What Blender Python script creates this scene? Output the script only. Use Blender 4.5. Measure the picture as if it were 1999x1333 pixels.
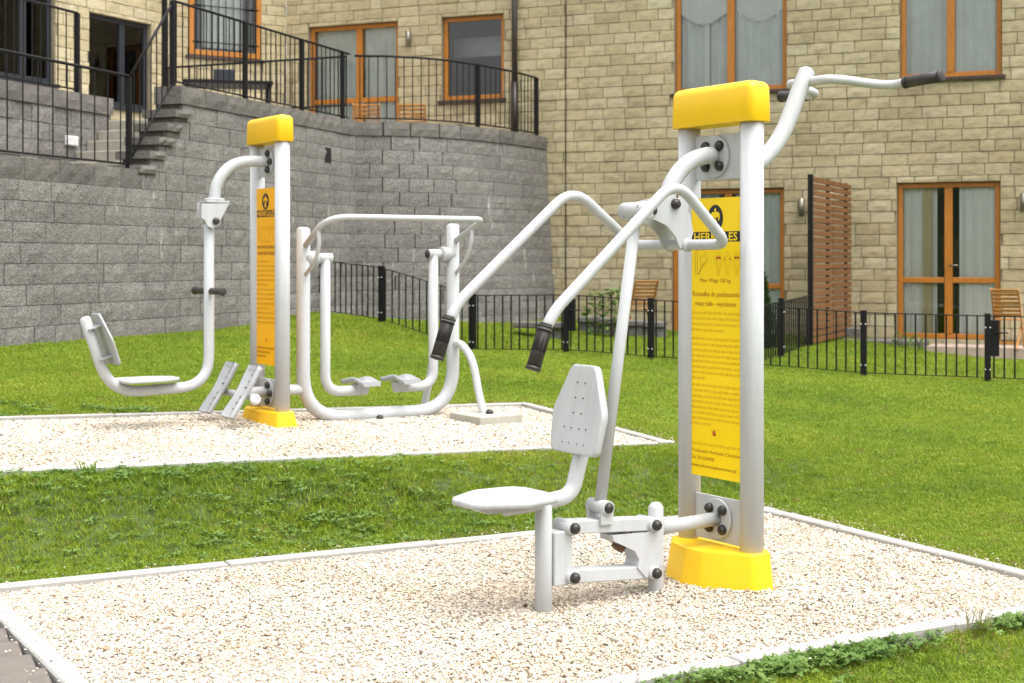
import bpy, bmesh, math, random
import numpy as np
from mathutils import Vector, Matrix

random.seed(7); RNG = np.random.default_rng(7)
for o in list(bpy.data.objects): bpy.data.objects.remove(o)
S = bpy.context.scene
COL = S.collection
R = math.radians

# ------------------------------------------------------------------ camera, sky, sun, exposure
F, CX, HY, CH = 2800.0, 999.5, 505.0, 1.35       # focal length (px of the 1999 px photo), centre, horizon row, eye height
cd = bpy.data.cameras.new('camera'); cam = bpy.data.objects.new('camera', cd); COL.objects.link(cam)
cam.location = (0, 0, CH); cam.rotation_euler = (R(90), 0, 0)
cd.sensor_width = 36; cd.lens = F / 1999 * 36; cd.shift_y = -(666.5 - HY) / 1999
cd.clip_start = .05; cd.clip_end = 600
cd.dof.use_dof = True; cd.dof.focus_distance = 6.2; cd.dof.aperture_fstop = 5.0
S.camera = cam

SUN_EL, SUN_AZ = R(68), R(125)                   # azimuth measured clockwise from +Y (behind the camera, to its right)
W = bpy.data.worlds.new('World'); S.world = W; W.use_nodes = True
nt = W.node_tree; nt.nodes.clear()
sky = nt.nodes.new('ShaderNodeTexSky'); sky.sky_type = 'NISHITA'; sky.sun_disc = False
sky.sun_elevation = SUN_EL; sky.sun_rotation = SUN_AZ; sky.air_density = 1.6; sky.dust_density = 5; sky.ozone_density = 1
hs = nt.nodes.new('ShaderNodeHueSaturation'); hs.inputs['Saturation'].default_value = .08
bg = nt.nodes.new('ShaderNodeBackground'); bg.inputs[1].default_value = .15
wo = nt.nodes.new('ShaderNodeOutputWorld')
nt.links.new(sky.outputs[0], hs.inputs['Color']); nt.links.new(hs.outputs[0], bg.inputs[0]); nt.links.new(bg.outputs[0], wo.inputs[0])
sd = bpy.data.lights.new('sun', 'SUN'); sd.energy = .75; sd.angle = R(60); sd.color = (1, .955, .88)
sun = bpy.data.objects.new('sun', sd); COL.objects.link(sun)
sdir = Vector((math.sin(SUN_AZ) * math.cos(SUN_EL), math.cos(SUN_AZ) * math.cos(SUN_EL), math.sin(SUN_EL)))
sun.rotation_euler = sdir.to_track_quat('Z', 'Y').to_euler(); sun.location = (0, 0, 30)
S.view_settings.view_transform = 'Standard'; S.view_settings.look = 'None'
S.view_settings.exposure = 1.34; S.view_settings.gamma = 1
S.cycles.max_bounces = 6; S.cycles.transparent_max_bounces = 12
try: S.cycles.use_denoising = True
except Exception: pass

# ------------------------------------------------------------------ survey helpers: photo measurements -> metres
def at(px, py, Y): return Vector(((px - CX) / F * Y, Y, CH + (HY - py) * Y / F))
def gp(px, py, z):
    Y = (CH - z) * F / (py - HY); return Vector(((px - CX) / F * Y, Y, z))

# ------------------------------------------------------------------ mesh builder
def frame_of(t):
    t = t.normalized(); a = Vector((0, 0, 1)) if abs(t.z) < .9 else Vector((1, 0, 0))
    x = t.cross(a).normalized(); return x, t.cross(x).normalized()
def smooth_path(pts, n=8):
    P = [Vector(p) for p in pts]
    if len(P) < 3: return P
    Q = [P[0] * 2 - P[1]] + P + [P[-1] * 2 - P[-2]]; out = []
    for i in range(1, len(Q) - 2):
        a, b, c, d = Q[i - 1], Q[i], Q[i + 1], Q[i + 2]
        t0 = 0.; t1 = t0 + max((b - a).length, 1e-6) ** .5; t2 = t1 + max((c - b).length, 1e-6) ** .5; t3 = t2 + max((d - c).length, 1e-6) ** .5
        for k in range(n):
            t = t1 + (t2 - t1) * k / n
            A1 = a * ((t1 - t) / (t1 - t0)) + b * ((t - t0) / (t1 - t0)); A2 = b * ((t2 - t) / (t2 - t1)) + c * ((t - t1) / (t2 - t1)); A3 = c * ((t3 - t) / (t3 - t2)) + d * ((t - t2) / (t3 - t2))
            B1 = A1 * ((t2 - t) / (t2 - t0)) + A2 * ((t - t0) / (t2 - t0)); B2 = A2 * ((t3 - t) / (t3 - t1)) + A3 * ((t - t1) / (t3 - t1))
            out.append(B1 * ((t2 - t) / (t2 - t1)) + B2 * ((t - t1) / (t2 - t1)))
    out.append(P[-1]); return out
def fillet(pts, r, n=8):
    """polyline with its corners rounded to radius-like length r"""
    P = [Vector(p) for p in pts]; out = [P[0]]
    for i in range(1, len(P) - 1):
        a, b, c = P[i - 1], P[i], P[i + 1]; rr = r[i - 1] if isinstance(r, (list, tuple)) else r
        l = min(rr, (a - b).length * .49, (c - b).length * .49)
        p, q = b + (a - b).normalized() * l, b + (c - b).normalized() * l
        for k in range(n + 1):
            t = k / n; out.append(p * (1 - t) ** 2 + b * 2 * t * (1 - t) + q * t * t)
    out.append(P[-1]); return out

class MB:
    def __init__(s): s.v = []; s.f = []; s.sm = []
    def add(s, vs, fs, smooth=False):
        o = len(s.v); s.v += [tuple(v) for v in vs]; s.f += [tuple(i + o for i in f) for f in fs]; s.sm += [smooth] * len(fs); return s
    def obox(s, c, ax, ay, az, ch=0.):
        """box with half-axis vectors; ch = chamfer width"""
        c, ax, ay, az = Vector(c), Vector(ax), Vector(ay), Vector(az)
        if ch <= 0:
            vs = [c + ax * i + ay * j + az * k for i in (-1, 1) for j in (-1, 1) for k in (-1, 1)]
            return s.add(vs, [(0, 1, 3, 2), (4, 6, 7, 5), (0, 4, 5, 1), (2, 3, 7, 6), (0, 2, 6, 4), (1, 5, 7, 3)])
        bm = bmesh.new(); bmesh.ops.create_cube(bm, size=2)
        la, lb, lc = ax.length, ay.length, az.length
        for v in bm.verts: v.co = Vector((v.co.x * la, v.co.y * lb, v.co.z * lc))
        bmesh.ops.bevel(bm, geom=list(bm.edges), offset=min(ch, .9 * min(la, lb, lc)), segments=1, affect='EDGES')
        ux, uy, uz = ax / la, ay / lb, az / lc; bm.verts.index_update()
        s.add([c + ux * v.co.x + uy * v.co.y + uz * v.co.z for v in bm.verts], [[v.index for v in f.verts] for f in bm.faces]); bm.free(); return s
    def box(s, lo, hi, ch=0.):
        lo, hi = Vector(lo), Vector(hi); h = (hi - lo) / 2
        return s.obox((lo + hi) / 2, (h.x, 0, 0), (0, h.y, 0), (0, 0, h.z), ch)
    def tube(s, path, r, seg=16, dome=.35, r2=None):
        P = [Vector(p) for p in path]; n = len(P); tang = []
        for i in range(n):
            t = (P[min(i + 1, n - 1)] - P[max(i - 1, 0)]); tang.append(t.normalized() if t.length > 1e-9 else Vector((0, 0, 1)))
        x, y = frame_of(tang[0]); rings = []
        def ring(c, x, y, rr): return [c + (x * math.cos(2 * math.pi * k / seg) + y * math.sin(2 * math.pi * k / seg)) * rr for k in range(seg)]
        rad = lambda i: r if r2 is None else r + (r2 - r) * i / max(1, n - 1)
        if dome > 0:
            for q in (.55, .87): rings.append(ring(P[0] - tang[0] * rad(0) * dome * (1 - q ** 2), x, y, rad(0) * q))
        for i in range(n):
            if i: x = (x - tang[i] * x.dot(tang[i])).normalized(); y = tang[i].cross(x).normalized()
            rings.append(ring(P[i], x, y, rad(i)))
        if dome > 0:
            for q in (.87, .55): rings.append(ring(P[-1] + tang[-1] * rad(n - 1) * dome * (1 - q ** 2), x, y, rad(n - 1) * q))
        vs = [v for rg in rings for v in rg]; fs = []
        for i in range(len(rings) - 1):
            for k in range(seg): fs.append((i * seg + k, i * seg + (k + 1) % seg, (i + 1) * seg + (k + 1) % seg, (i + 1) * seg + k))
        s.add(vs, fs, True); o = len(s.v) - len(vs)
        s.f.append(tuple(o + k for k in reversed(range(seg)))); s.f.append(tuple(o + (len(rings) - 1) * seg + k for k in range(seg))); s.sm += [dome > 0] * 2
        return s
    def cyl(s, a, b, r, seg=20, dome=0., r2=None): return s.tube([a, b], r, seg, dome, r2)
    def ball(s, c, r, ax=(1, 0, 0), ay=(0, 1, 0), az=(0, 0, 1), nu=14, nv=8, sc=(1, 1, 1)):
        c, ax, ay, az = Vector(c), Vector(ax), Vector(ay), Vector(az); vs = []; fs = []
        for j in range(1, nv):
            th = math.pi * j / nv
            for i in range(nu):
                ph = 2 * math.pi * i / nu
                vs.append(c + ax * (r * sc[0] * math.sin(th) * math.cos(ph)) + ay * (r * sc[1] * math.sin(th) * math.sin(ph)) + az * (r * sc[2] * math.cos(th)))
        for j in range(nv - 2):
            for i in range(nu): fs.append((j * nu + i, (j + 1) * nu + i, (j + 1) * nu + (i + 1) % nu, j * nu + (i + 1) % nu))
        t = len(vs); vs += [c + az * r * sc[2], c - az * r * sc[2]]
        for i in range(nu): fs.append((t, i, (i + 1) % nu)); fs.append((t + 1, (nv - 2) * nu + (i + 1) % nu, (nv - 2) * nu + i))
        return s.add(vs, fs, True)
    def prism(s, poly, o, ax, ay, az, d, ch=0., smooth=False):
        """polygon (2-D) in the ax/ay plane from o, extruded from -d/2 to d/2 along az, with chamfered rims"""
        o, ax, ay, az = Vector(o), Vector(ax), Vector(ay), Vector(az); n = len(poly)
        cx = sum(p[0] for p in poly) / n; cy = sum(p[1] for p in poly) / n
        def ins(p):
            if ch <= 0: return p
            l = math.hypot(p[0] - cx, p[1] - cy) or 1; k = 1 - ch / l; return (cx + (p[0] - cx) * k, cy + (p[1] - cy) * k)
        lev = [(-d / 2, 0)] + ([(-d / 2 + ch, 1), (d / 2 - ch, 1)] if ch > 0 else []) + [(d / 2, 0)]
        if ch <= 0: lev = [(-d / 2, 1), (d / 2, 1)]
        vs = []
        for h, full in lev: vs += [o + ax * q[0] + ay * q[1] + az * h for q in [(p if full else ins(p)) for p in poly]]
        fs = [tuple(reversed(range(n))), tuple((len(lev) - 1) * n + k for k in range(n))]
        for i in range(len(lev) - 1):
            for k in range(n): fs.append((i * n + k, i * n + (k + 1) % n, (i + 1) * n + (k + 1) % n, (i + 1) * n + k))
        return s.add(vs, fs, smooth)
    def loft(s, rings, smooth=True, close=True, caps=True):
        n = len(rings[0]); vs = [v for r in rings for v in r]; fs = []
        for i in range(len(rings) - 1):
            for k in range(n if close else n - 1): fs.append((i * n + k, i * n + (k + 1) % n, (i + 1) * n + (k + 1) % n, (i + 1) * n + k))
        s.add(vs, fs, smooth)
        if caps:
            o = len(s.v) - len(vs); s.f.append(tuple(o + k for k in reversed(range(n)))); s.f.append(tuple(o + (len(rings) - 1) * n + k for k in range(n))); s.sm += [False, False]
        return s
    def mesh(s, name):
        me = bpy.data.meshes.new(name); me.from_pydata(s.v, [], s.f); me.polygons.foreach_set('use_smooth', s.sm)
        bm = bmesh.new(); bm.from_mesh(me); bmesh.ops.recalc_face_normals(bm, faces=bm.faces); bm.to_mesh(me); bm.free(); me.update(); return me
    def build(s, name, mat, parent=None):
        me = s.mesh(name); me.materials.append(mat); return place(name, me, parent)
def place(name, me, parent=None, loc=None, rot=None, scl=None):
    o = bpy.data.objects.new(name, me); COL.objects.link(o)
    if parent is not None: o.parent = parent
    if loc is not None: o.location = loc
    if rot is not None: o.rotation_euler = rot
    if scl is not None: o.scale = scl
    return o
def tag(o, label=None, cat=None, group=None, kind=None):
    if label: o['label'] = label
    if cat: o['category'] = cat
    if group: o['group'] = group
    if kind: o['kind'] = kind
    return o
def empty(name, loc=(0, 0, 0), rz=0):
    o = bpy.data.objects.new(name, None); COL.objects.link(o); o.location = loc; o.rotation_euler = (0, 0, rz); o.empty_display_size = .1; return o

# ------------------------------------------------------------------ materials
def nodes_of(name):
    m = bpy.data.materials.new(name); m.use_nodes = True; t = m.node_tree; return m, t, t.nodes['Principled BSDF']
def N(t, typ, **kw):
    n = t.nodes.new(typ)
    for k, v in kw.items():
        if k.startswith('_'): setattr(n, k[1:], v)
        else: n.inputs[k.replace('__', ' ')].default_value = v
    return n
def ramp(t, stops, interp='LINEAR'):
    r = t.nodes.new('ShaderNodeValToRGB'); r.color_ramp.interpolation = interp; e = r.color_ramp.elements
    while len(e) < len(stops): e.new(.5)
    for i, (p, c) in enumerate(stops): e[i].position = p; e[i].color = (*c, 1) if len(c) == 3 else c
    return r
def mix(t, a, b, f, mode='MIX'):
    m = t.nodes.new('ShaderNodeMix'); m.data_type = 'RGBA'; m.blend_type = mode
    for s, i in ((f, 0), (a, 6), (b, 7)):
        if hasattr(s, 'links') or hasattr(s, 'is_output'): t.links.new(s, m.inputs[i])
        elif i == 0: m.inputs[0].default_value = s
        else: m.inputs[i].default_value = (*s, 1)
    return m.outputs[2]
def sc(c, k): return tuple(min(1, max(0, x * k)) for x in c)
def mat(name, col, rough=.5, metal=0., var=.12, vs=3., bump=0., bs=60., stretch=None, spec=.5, coord='Object', dirt=None):
    m, t, b = nodes_of(name)
    tc = N(t, 'ShaderNodeTexCoord'); src = tc.outputs['Object']
    if coord == 'World': src = N(t, 'ShaderNodeNewGeometry').outputs['Position']
    if stretch:
        mp = N(t, 'ShaderNodeMapping'); mp.inputs['Scale'].default_value = stretch; t.links.new(src, mp.inputs[0]); src = mp.outputs[0]
    n1 = N(t, 'ShaderNodeTexNoise', Scale=vs, Detail=6., Roughness=.65); t.links.new(src, n1.inputs['Vector'])
    rp = ramp(t, [(.3, sc(col, 1 - var)), (.7, sc(col, 1 + var))]); t.links.new(n1.outputs[0], rp.inputs[0]); out = rp.outputs[0]
    if dirt:
        n3 = N(t, 'ShaderNodeTexNoise', Scale=vs * 4.3, Detail=8., Roughness=.75); t.links.new(src, n3.inputs['Vector'])
        r3 = ramp(t, [(.55, (0, 0, 0)), (.75, (1, 1, 1))]); t.links.new(n3.outputs[0], r3.inputs[0])
        mm = N(t, 'ShaderNodeMath', _operation='MULTIPLY'); mm.inputs[1].default_value = dirt[1]; t.links.new(r3.outputs[0], mm.inputs[0])
        out = mix(t, out, dirt[0], mm.outputs[0])
    t.links.new(out, b.inputs['Base Color'])
    b.inputs['Roughness'].default_value = rough; b.inputs['Metallic'].default_value = metal; b.inputs['Specular IOR Level'].default_value = spec
    if bump:
        n2 = N(t, 'ShaderNodeTexNoise', Scale=bs, Detail=5., Roughness=.7); t.links.new(src, n2.inputs['Vector'])
        bp = N(t, 'ShaderNodeBump', Strength=bump, Distance=.02); t.links.new(n2.outputs[0], bp.inputs['Height']); t.links.new(bp.outputs[0], b.inputs['Normal'])
    return m

def masonry(name, stops, vs, bump, bs, spotty=0., streak=False, rust=0.):
    """per-piece colour (object random + mesh attribute rnd), grain and relief"""
    m, t, b = nodes_of(name)
    oi = N(t, 'ShaderNodeObjectInfo'); at_ = N(t, 'ShaderNodeAttribute'); at_.attribute_name = 'rnd'
    ad = N(t, 'ShaderNodeMath', _operation='ADD'); t.links.new(oi.outputs['Random'], ad.inputs[0]); t.links.new(at_.outputs['Fac'], ad.inputs[1])
    fr = N(t, 'ShaderNodeMath', _operation='FRACT'); t.links.new(ad.outputs[0], fr.inputs[0])
    rp = ramp(t, stops); t.links.new(fr.outputs[0], rp.inputs[0])
    pos = N(t, 'ShaderNodeNewGeometry').outputs['Position']
    mp = N(t, 'ShaderNodeMapping'); mp.inputs['Scale'].default_value = (1, 1, 2.2); t.links.new(pos, mp.inputs[0])
    n1 = N(t, 'ShaderNodeTexNoise', Scale=vs, Detail=7., Roughness=.7); t.links.new(mp.outputs[0], n1.inputs['Vector'])
    r1 = ramp(t, [(.25, (.62, .62, .62)), (.5, (1, 1, 1)), (.8, (1.25, 1.22, 1.18))]); t.links.new(n1.outputs[0], r1.inputs[0])
    out = mix(t, rp.outputs[0], r1.outputs[0], 1., 'MULTIPLY')
    if spotty:
        n4 = N(t, 'ShaderNodeTexNoise', Scale=55., Detail=4., Roughness=.85); t.links.new(pos, n4.inputs['Vector'])
        r4 = ramp(t, [(.36, (1 - spotty,) * 3), (.5, (1, 1, 1)), (.66, (1 + spotty,) * 3)]); t.links.new(n4.outputs[0], r4.inputs[0])
        out = mix(t, out, r4.outputs[0], 1., 'MULTIPLY')
    n5 = N(t, 'ShaderNodeTexNoise', Scale=.55, Detail=3.); t.links.new(pos, n5.inputs['Vector'])
    r5 = ramp(t, [(.35, (.86, .85, .84)), (.65, (1.06, 1.06, 1.06))]); t.links.new(n5.outputs[0], r5.inputs[0])
    out = mix(t, out, r5.outputs[0], 1., 'MULTIPLY')
    if rust:
        n7 = N(t, 'ShaderNodeTexNoise', Scale=2.1, Detail=6., Roughness=.7); t.links.new(pos, n7.inputs['Vector'])
        r7 = ramp(t, [(.64, (0, 0, 0)), (.76, (rust,) * 3)]); t.links.new(n7.outputs[0], r7.inputs[0])
        out = mix(t, out, (.33, .19, .07), r7.outputs[0])
    if streak:   # lime runs: narrow vertical white marks
        mp2 = N(t, 'ShaderNodeMapping'); mp2.inputs['Scale'].default_value = (7, 7, 1.3); t.links.new(pos, mp2.inputs[0])
        n6 = N(t, 'ShaderNodeTexNoise', Scale=1., Detail=4., Roughness=.6); t.links.new(mp2.outputs[0], n6.inputs['Vector'])
        r6 = ramp(t, [(.65, (0, 0, 0)), (.76, (.75, .75, .75))]); t.links.new(n6.outputs[0], r6.inputs[0])
        out = mix(t, out, (.62, .6, .57), r6.outputs[0])
    t.links.new(out, b.inputs['Base Color']); b.inputs['Roughness'].default_value = .9; b.inputs['Specular IOR Level'].default_value = .25
    n2 = N(t, 'ShaderNodeTexNoise', Scale=bs, Detail=6., Roughness=.7); t.links.new(mp.outputs[0], n2.inputs['Vector'])
    bp = N(t, 'ShaderNodeBump', Strength=bump, Distance=.02); t.links.new(n2.outputs[0], bp.inputs['Height']); t.links.new(bp.outputs[0], b.inputs['Normal'])
    return m

MT = {}
def paint_mat(name, col, rough):
    m, t, b = nodes_of(name); tc = N(t, 'ShaderNodeTexCoord').outputs['Object']
    mp = N(t, 'ShaderNodeMapping'); mp.inputs['Scale'].default_value = (26, 26, 2.2); t.links.new(tc, mp.inputs[0])
    a = N(t, 'ShaderNodeTexNoise', Scale=1., Detail=6., Roughness=.7); t.links.new(mp.outputs[0], a.inputs['Vector'])
    ra_ = ramp(t, [(.3, sc(col, .90)), (.55, col), (.8, sc(col, 1.05))]); t.links.new(a.outputs[0], ra_.inputs[0])
    c = N(t, 'ShaderNodeTexNoise', Scale=38., Detail=8., Roughness=.8); t.links.new(tc, c.inputs['Vector'])
    rc = ramp(t, [(.60, (0, 0, 0)), (.74, (.5, .5, .5))]); t.links.new(c.outputs[0], rc.inputs[0])
    t.links.new(mix(t, ra_.outputs[0], sc(col, .72), rc.outputs[0]), b.inputs['Base Color'])
    rr_ = ramp(t, [(.3, (rough - .08,) * 3), (.7, (rough + .14,) * 3)]); t.links.new(a.outputs[0], rr_.inputs[0]); t.links.new(rr_.outputs[0], b.inputs['Roughness']); b.inputs['Specular IOR Level'].default_value = .32
    bn = N(t, 'ShaderNodeTexNoise', Scale=300., Detail=2.); t.links.new(tc, bn.inputs['Vector']); bp = N(t, 'ShaderNodeBump', Strength=.05, Distance=.01); t.links.new(bn.outputs[0], bp.inputs['Height']); t.links.new(bp.outputs[0], b.inputs['Normal'])
    return m
MT['paint'] = paint_mat('light grey powder coat', (.455, .465, .475), .42)
MT['paintplain'] = mat('light grey powder coat', (.415, .425, .44), .32, var=.03, vs=5, bump=.04, bs=260, dirt=((.52, .49, .43), .16))
MT['plate'] = mat('grey pressed plate', (.36, .37, .385), .38, var=.05, vs=9, bump=.05, bs=200, dirt=((.40, .38, .34), .25))
MT['yellow'] = mat('yellow plastic', (.94, .575, .008), .36, var=.05, vs=4, bump=.03, bs=220, dirt=((.74, .50, .10), .3))
MT['yellow2'] = mat('weathered yellow plastic', (.88, .50, .005), .42, var=.07, vs=5, bump=.03, bs=220, dirt=((.55, .40, .14), .3))
MT['under'] = mat('brown underside', (.16, .06, .02), .7)
MT['panel'] = mat('yellow sign sheet', (.93, .645, .0), .3, var=.03, vs=2)
MT['panel2'] = mat('orange sign sheet', (.92, .44, .0), .3, var=.03, vs=2)
MT['ink'] = mat('black ink', (.012, .008, .012), .4)
MT['inkbrown'] = mat('brown ink', (.33, .13, .004), .5)
MT['inkfaint'] = mat('faded ink', (.60, .36, .004), .5)
MT['inkred'] = mat('red ink', (.42, .02, .005), .5)
MT['rubber'] = mat('dark rubber', (.028, .024, .021), .5, var=.2, vs=20, bump=.1, bs=300)
MT['cap'] = mat('dark bolt cap', (.022, .019, .016), .4, var=.2, vs=20)
MT['buffer'] = mat('brown rubber buffer', (.10, .05, .022), .6, var=.2, vs=30)
MT['steel'] = mat('screw steel', (.6, .6, .6), .3, metal=.9)
MT['kerb'] = mat('concrete kerb', (.35, .338, .318), .85, var=.10, vs=6, bump=.25, bs=120, coord='World', dirt=((.36, .32, .27), .4))
MT['concrete'] = mat('cast concrete', (.38, .36, .31), .9, var=.14, vs=7, bump=.3, bs=90, dirt=((.30, .28, .22), .4))
MT['paver'] = mat('brown grey paver', (.15, .128, .11), .9, var=.14, vs=10, bump=.3, bs=150, coord='World')
MT['black'] = mat('black steel', (.009, .0085, .009), .55, var=.2, vs=8, bump=.05, bs=200, spec=.2)
MT['graphite'] = mat('graphite frame', (.018, .021, .03), .45, var=.1)
MT['oak'] = mat('orange stained wood', (.40, .145, .012), .42, var=.22, vs=5, stretch=(8, 8, 1), bump=.08, bs=40)
MT['larch'] = mat('brown stained slats', (.165, .066, .018), .6, var=.3, vs=4, stretch=(1, 1, 7), bump=.12, bs=30, coord='World')
MT['teak'] = mat('garden chair wood', (.42, .19, .045), .5, var=.2, vs=6, stretch=(2, 2, 2), bump=.08, bs=40)
MT['deck'] = mat('pale deck boards', (.40, .31, .25), .75, var=.15, vs=4, stretch=(1, 6, 6), bump=.1, bs=40)
MT['sill'] = mat('dark brown sill', (.045, .025, .017), .45, var=.1)
MT['mortar'] = mat('mortar', (.26, .215, .145), .95, var=.15, vs=6, bump=.3, bs=60, coord='World')
MT['mortargrey'] = mat('grey mortar', (.10, .092, .082), .95, var=.15, vs=6, bump=.3, bs=60, coord='World')
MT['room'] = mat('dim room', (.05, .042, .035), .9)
MT['sheer'] = mat('sheer curtain', (.92, .92, .90), .9, var=.05, vs=2, coord='World')
MT['sheerdark'] = mat('grey curtain', (.70, .73, .73), .9, var=.12, vs=2, coord='World')
MT['reflection_band'] = mat('dim blind', (.30, .30, .31), .9)  # flat grey standing in for the reflection in the terrace window
MT['drape'] = mat('cream drape', (.62, .52, .33), .9, var=.1, vs=2)
MT['white'] = mat('white cloth', (.78, .78, .77), .8, var=.04)
MT['wardrobe'] = mat('orange cupboard', (.22, .085, .015), .6)  # one even orange-brown colour for the cupboard
MT['alu'] = mat('brushed aluminium lamp', (.22, .20, .165), .35, metal=.7)
MT['pipe'] = mat('brown downpipe', (.028, .018, .012), .4, var=.1)
MT['soil'] = mat('lawn soil', (.06, .09, .018), .95, var=.35, vs=5, bump=.5, bs=40, coord='World')
MT['gravelbase'] = mat('gravel bed base', (.42, .355, .28), .95, var=.4, vs=60, bump=.8, bs=120, coord='World')
MT['terrace'] = mat('terrace slabs', (.36, .33, .28), .9, var=.12, vs=3, bump=.2, bs=60, coord='World')
MT['step'] = mat('sandstone step', (.30, .28, .235), .9, var=.15, vs=8, bump=.3, bs=50, coord='World')
MT['plaster'] = mat('plaster', (.5, .45, .33), .9, coord='World')
MT['sand'] = masonry('sandstone blocks', [(0, (.43, .362, .22)), (.15, (.47, .402, .258)), (.3, (.40, .337, .208)), (.45, (.485, .42, .275)), (.6, (.44, .372, .232)), (.72, (.385, .322, .20)), (.86, (.495, .435, .295)), (1, (.445, .37, .225))], 7, .5, 16, rust=.5)
MT['block'] = masonry('split concrete blocks', [(0, (.205, .193, .18)), (.3, (.232, .22, .206)), (.6, (.19, .179, .167)), (1, (.24, .227, .211))], 9, .9, 26, spotty=.6, streak=True)
MT['coping'] = masonry('split coping blocks', [(0, (.155, .143, .13)), (.5, (.185, .172, .157)), (1, (.135, .125, .115))], 9, .8, 26, spotty=.35)

def glass_mat():
    m, t, b = nodes_of('window glass'); t.nodes.remove(b)
    tr = N(t, 'ShaderNodeBsdfTransparent'); tr.inputs[0].default_value = (.96, .975, .97, 1)
    gl = N(t, 'ShaderNodeBsdfGlossy'); gl.inputs['Roughness'].default_value = .02
    fr = N(t, 'ShaderNodeFresnel'); fr.inputs['IOR'].default_value = 1.55
    mx = N(t, 'ShaderNodeMixShader'); t.links.new(fr.outputs[0], mx.inputs[0]); t.links.new(tr.outputs[0], mx.inputs[1]); t.links.new(gl.outputs[0], mx.inputs[2])
    t.links.new(mx.outputs[0], t.nodes['Material Output'].inputs[0]); return m
MT['glass'] = glass_mat()

def leaf_mat(name, stops, scale=.6, fine=9., rough=.55, trans=.3):
    m, t, b = nodes_of(name)
    pos = N(t, 'ShaderNodeNewGeometry').outputs['Position']; oi = N(t, 'ShaderNodeObjectInfo')
    n1 = N(t, 'ShaderNodeTexNoise', Scale=scale, Detail=5., Roughness=.65); t.links.new(pos, n1.inputs['Vector'])
    n2 = N(t, 'ShaderNodeTexNoise', Scale=fine, Detail=3.); t.links.new(pos, n2.inputs['Vector'])
    a = N(t, 'ShaderNodeMath', _operation='MULTIPLY_ADD'); a.inputs[1].default_value = .35; t.links.new(n2.outputs[0], a.inputs[0]); t.links.new(n1.outputs[0], a.inputs[2])
    c = N(t, 'ShaderNodeMath', _operation='MULTIPLY_ADD'); c.inputs[1].default_value = .30; t.links.new(oi.outputs['Random'], c.inputs[0]); t.links.new(a.outputs[0], c.inputs[2])
    d = N(t, 'ShaderNodeMath', _operation='SUBTRACT'); d.inputs[1].default_value = .325; t.links.new(c.outputs[0], d.inputs[0])
    rp = ramp(t, stops); t.links.new(d.outputs[0], rp.inputs[0]); t.links.new(rp.outputs[0], b.inputs['Base Color'])
    b.inputs['Roughness'].default_value = rough; b.inputs['Specular IOR Level'].default_value = .3
    tl = N(t, 'ShaderNodeBsdfTranslucent'); t.links.new(rp.outputs[0], tl.inputs[0])
    mx = N(t, 'ShaderNodeMixShader'); mx.inputs[0].default_value = trans
    t.links.new(b.outputs[0], mx.inputs[1]); t.links.new(tl.outputs[0], mx.inputs[2]); t.links.new(mx.outputs[0], t.nodes['Material Output'].inputs[0]); return m
MT['grass'] = leaf_mat('grass blades', [(.12, (.105, .185, .017)), (.38, (.18, .275, .021)), (.62, (.255, .335, .025)), (.85, (.36, .38, .055))])
MT['clover'] = leaf_mat('clover leaves', [(.2, (.085, .165, .03)), (.5, (.13, .225, .042)), (.8, (.19, .29, .07))], fine=20)
MT['straw'] = leaf_mat('dry grass', [(.2, (.16, .14, .035)), (.5, (.26, .21, .06)), (.8, (.36, .28, .1))], fine=20)
MT['conifer'] = leaf_mat('conifer leaves', [(.2, (.02, .045, .008)), (.5, (.045, .085, .012)), (.8, (.09, .13, .02))], fine=14)
MT['bark'] = mat('bark', (.08, .055, .035), .9, bump=.5, bs=30)
def pebble_mat():
    m, t, b = nodes_of('gravel stones'); oi = N(t, 'ShaderNodeObjectInfo')
    rp = ramp(t, [(0, (.60, .54, .45)), (.22, (.66, .61, .54)), (.46, (.59, .52, .42)), (.62, (.63, .57, .49)), (.79, (.49, .39, .285)), (.85, (.57, .51, .44)), (.93, (.35, .255, .17)), (.96, (.28, .25, .225)), (.985, (.12, .09, .07))], 'CONSTANT')
    t.links.new(oi.outputs['Random'], rp.inputs[0])
    n = N(t, 'ShaderNodeTexNoise', Scale=45., Detail=4.); t.links.new(N(t, 'ShaderNodeNewGeometry').outputs['Position'], n.inputs['Vector'])
    r2 = ramp(t, [(.3, (.8, .78, .75)), (.7, (1.1, 1.1, 1.1))]); t.links.new(n.outputs[0], r2.inputs[0])
    lo = N(t, 'ShaderNodeTexNoise', Scale=1.6, Detail=4.); t.links.new(N(t, 'ShaderNodeNewGeometry').outputs['Position'], lo.inputs['Vector'])
    r3 = ramp(t, [(.45, (1, 1, 1)), (.75, (.88, .82, .75))]); t.links.new(lo.outputs[0], r3.inputs[0])
    t.links.new(mix(t, mix(t, rp.outputs[0], r2.outputs[0], 1., 'MULTIPLY'), r3.outputs[0], 1., 'MULTIPLY'), b.inputs['Base Color']); b.inputs['Roughness'].default_value = .75; b.inputs['Specular IOR Level'].default_value = .3; return m
MT['pebble'] = pebble_mat()

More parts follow.
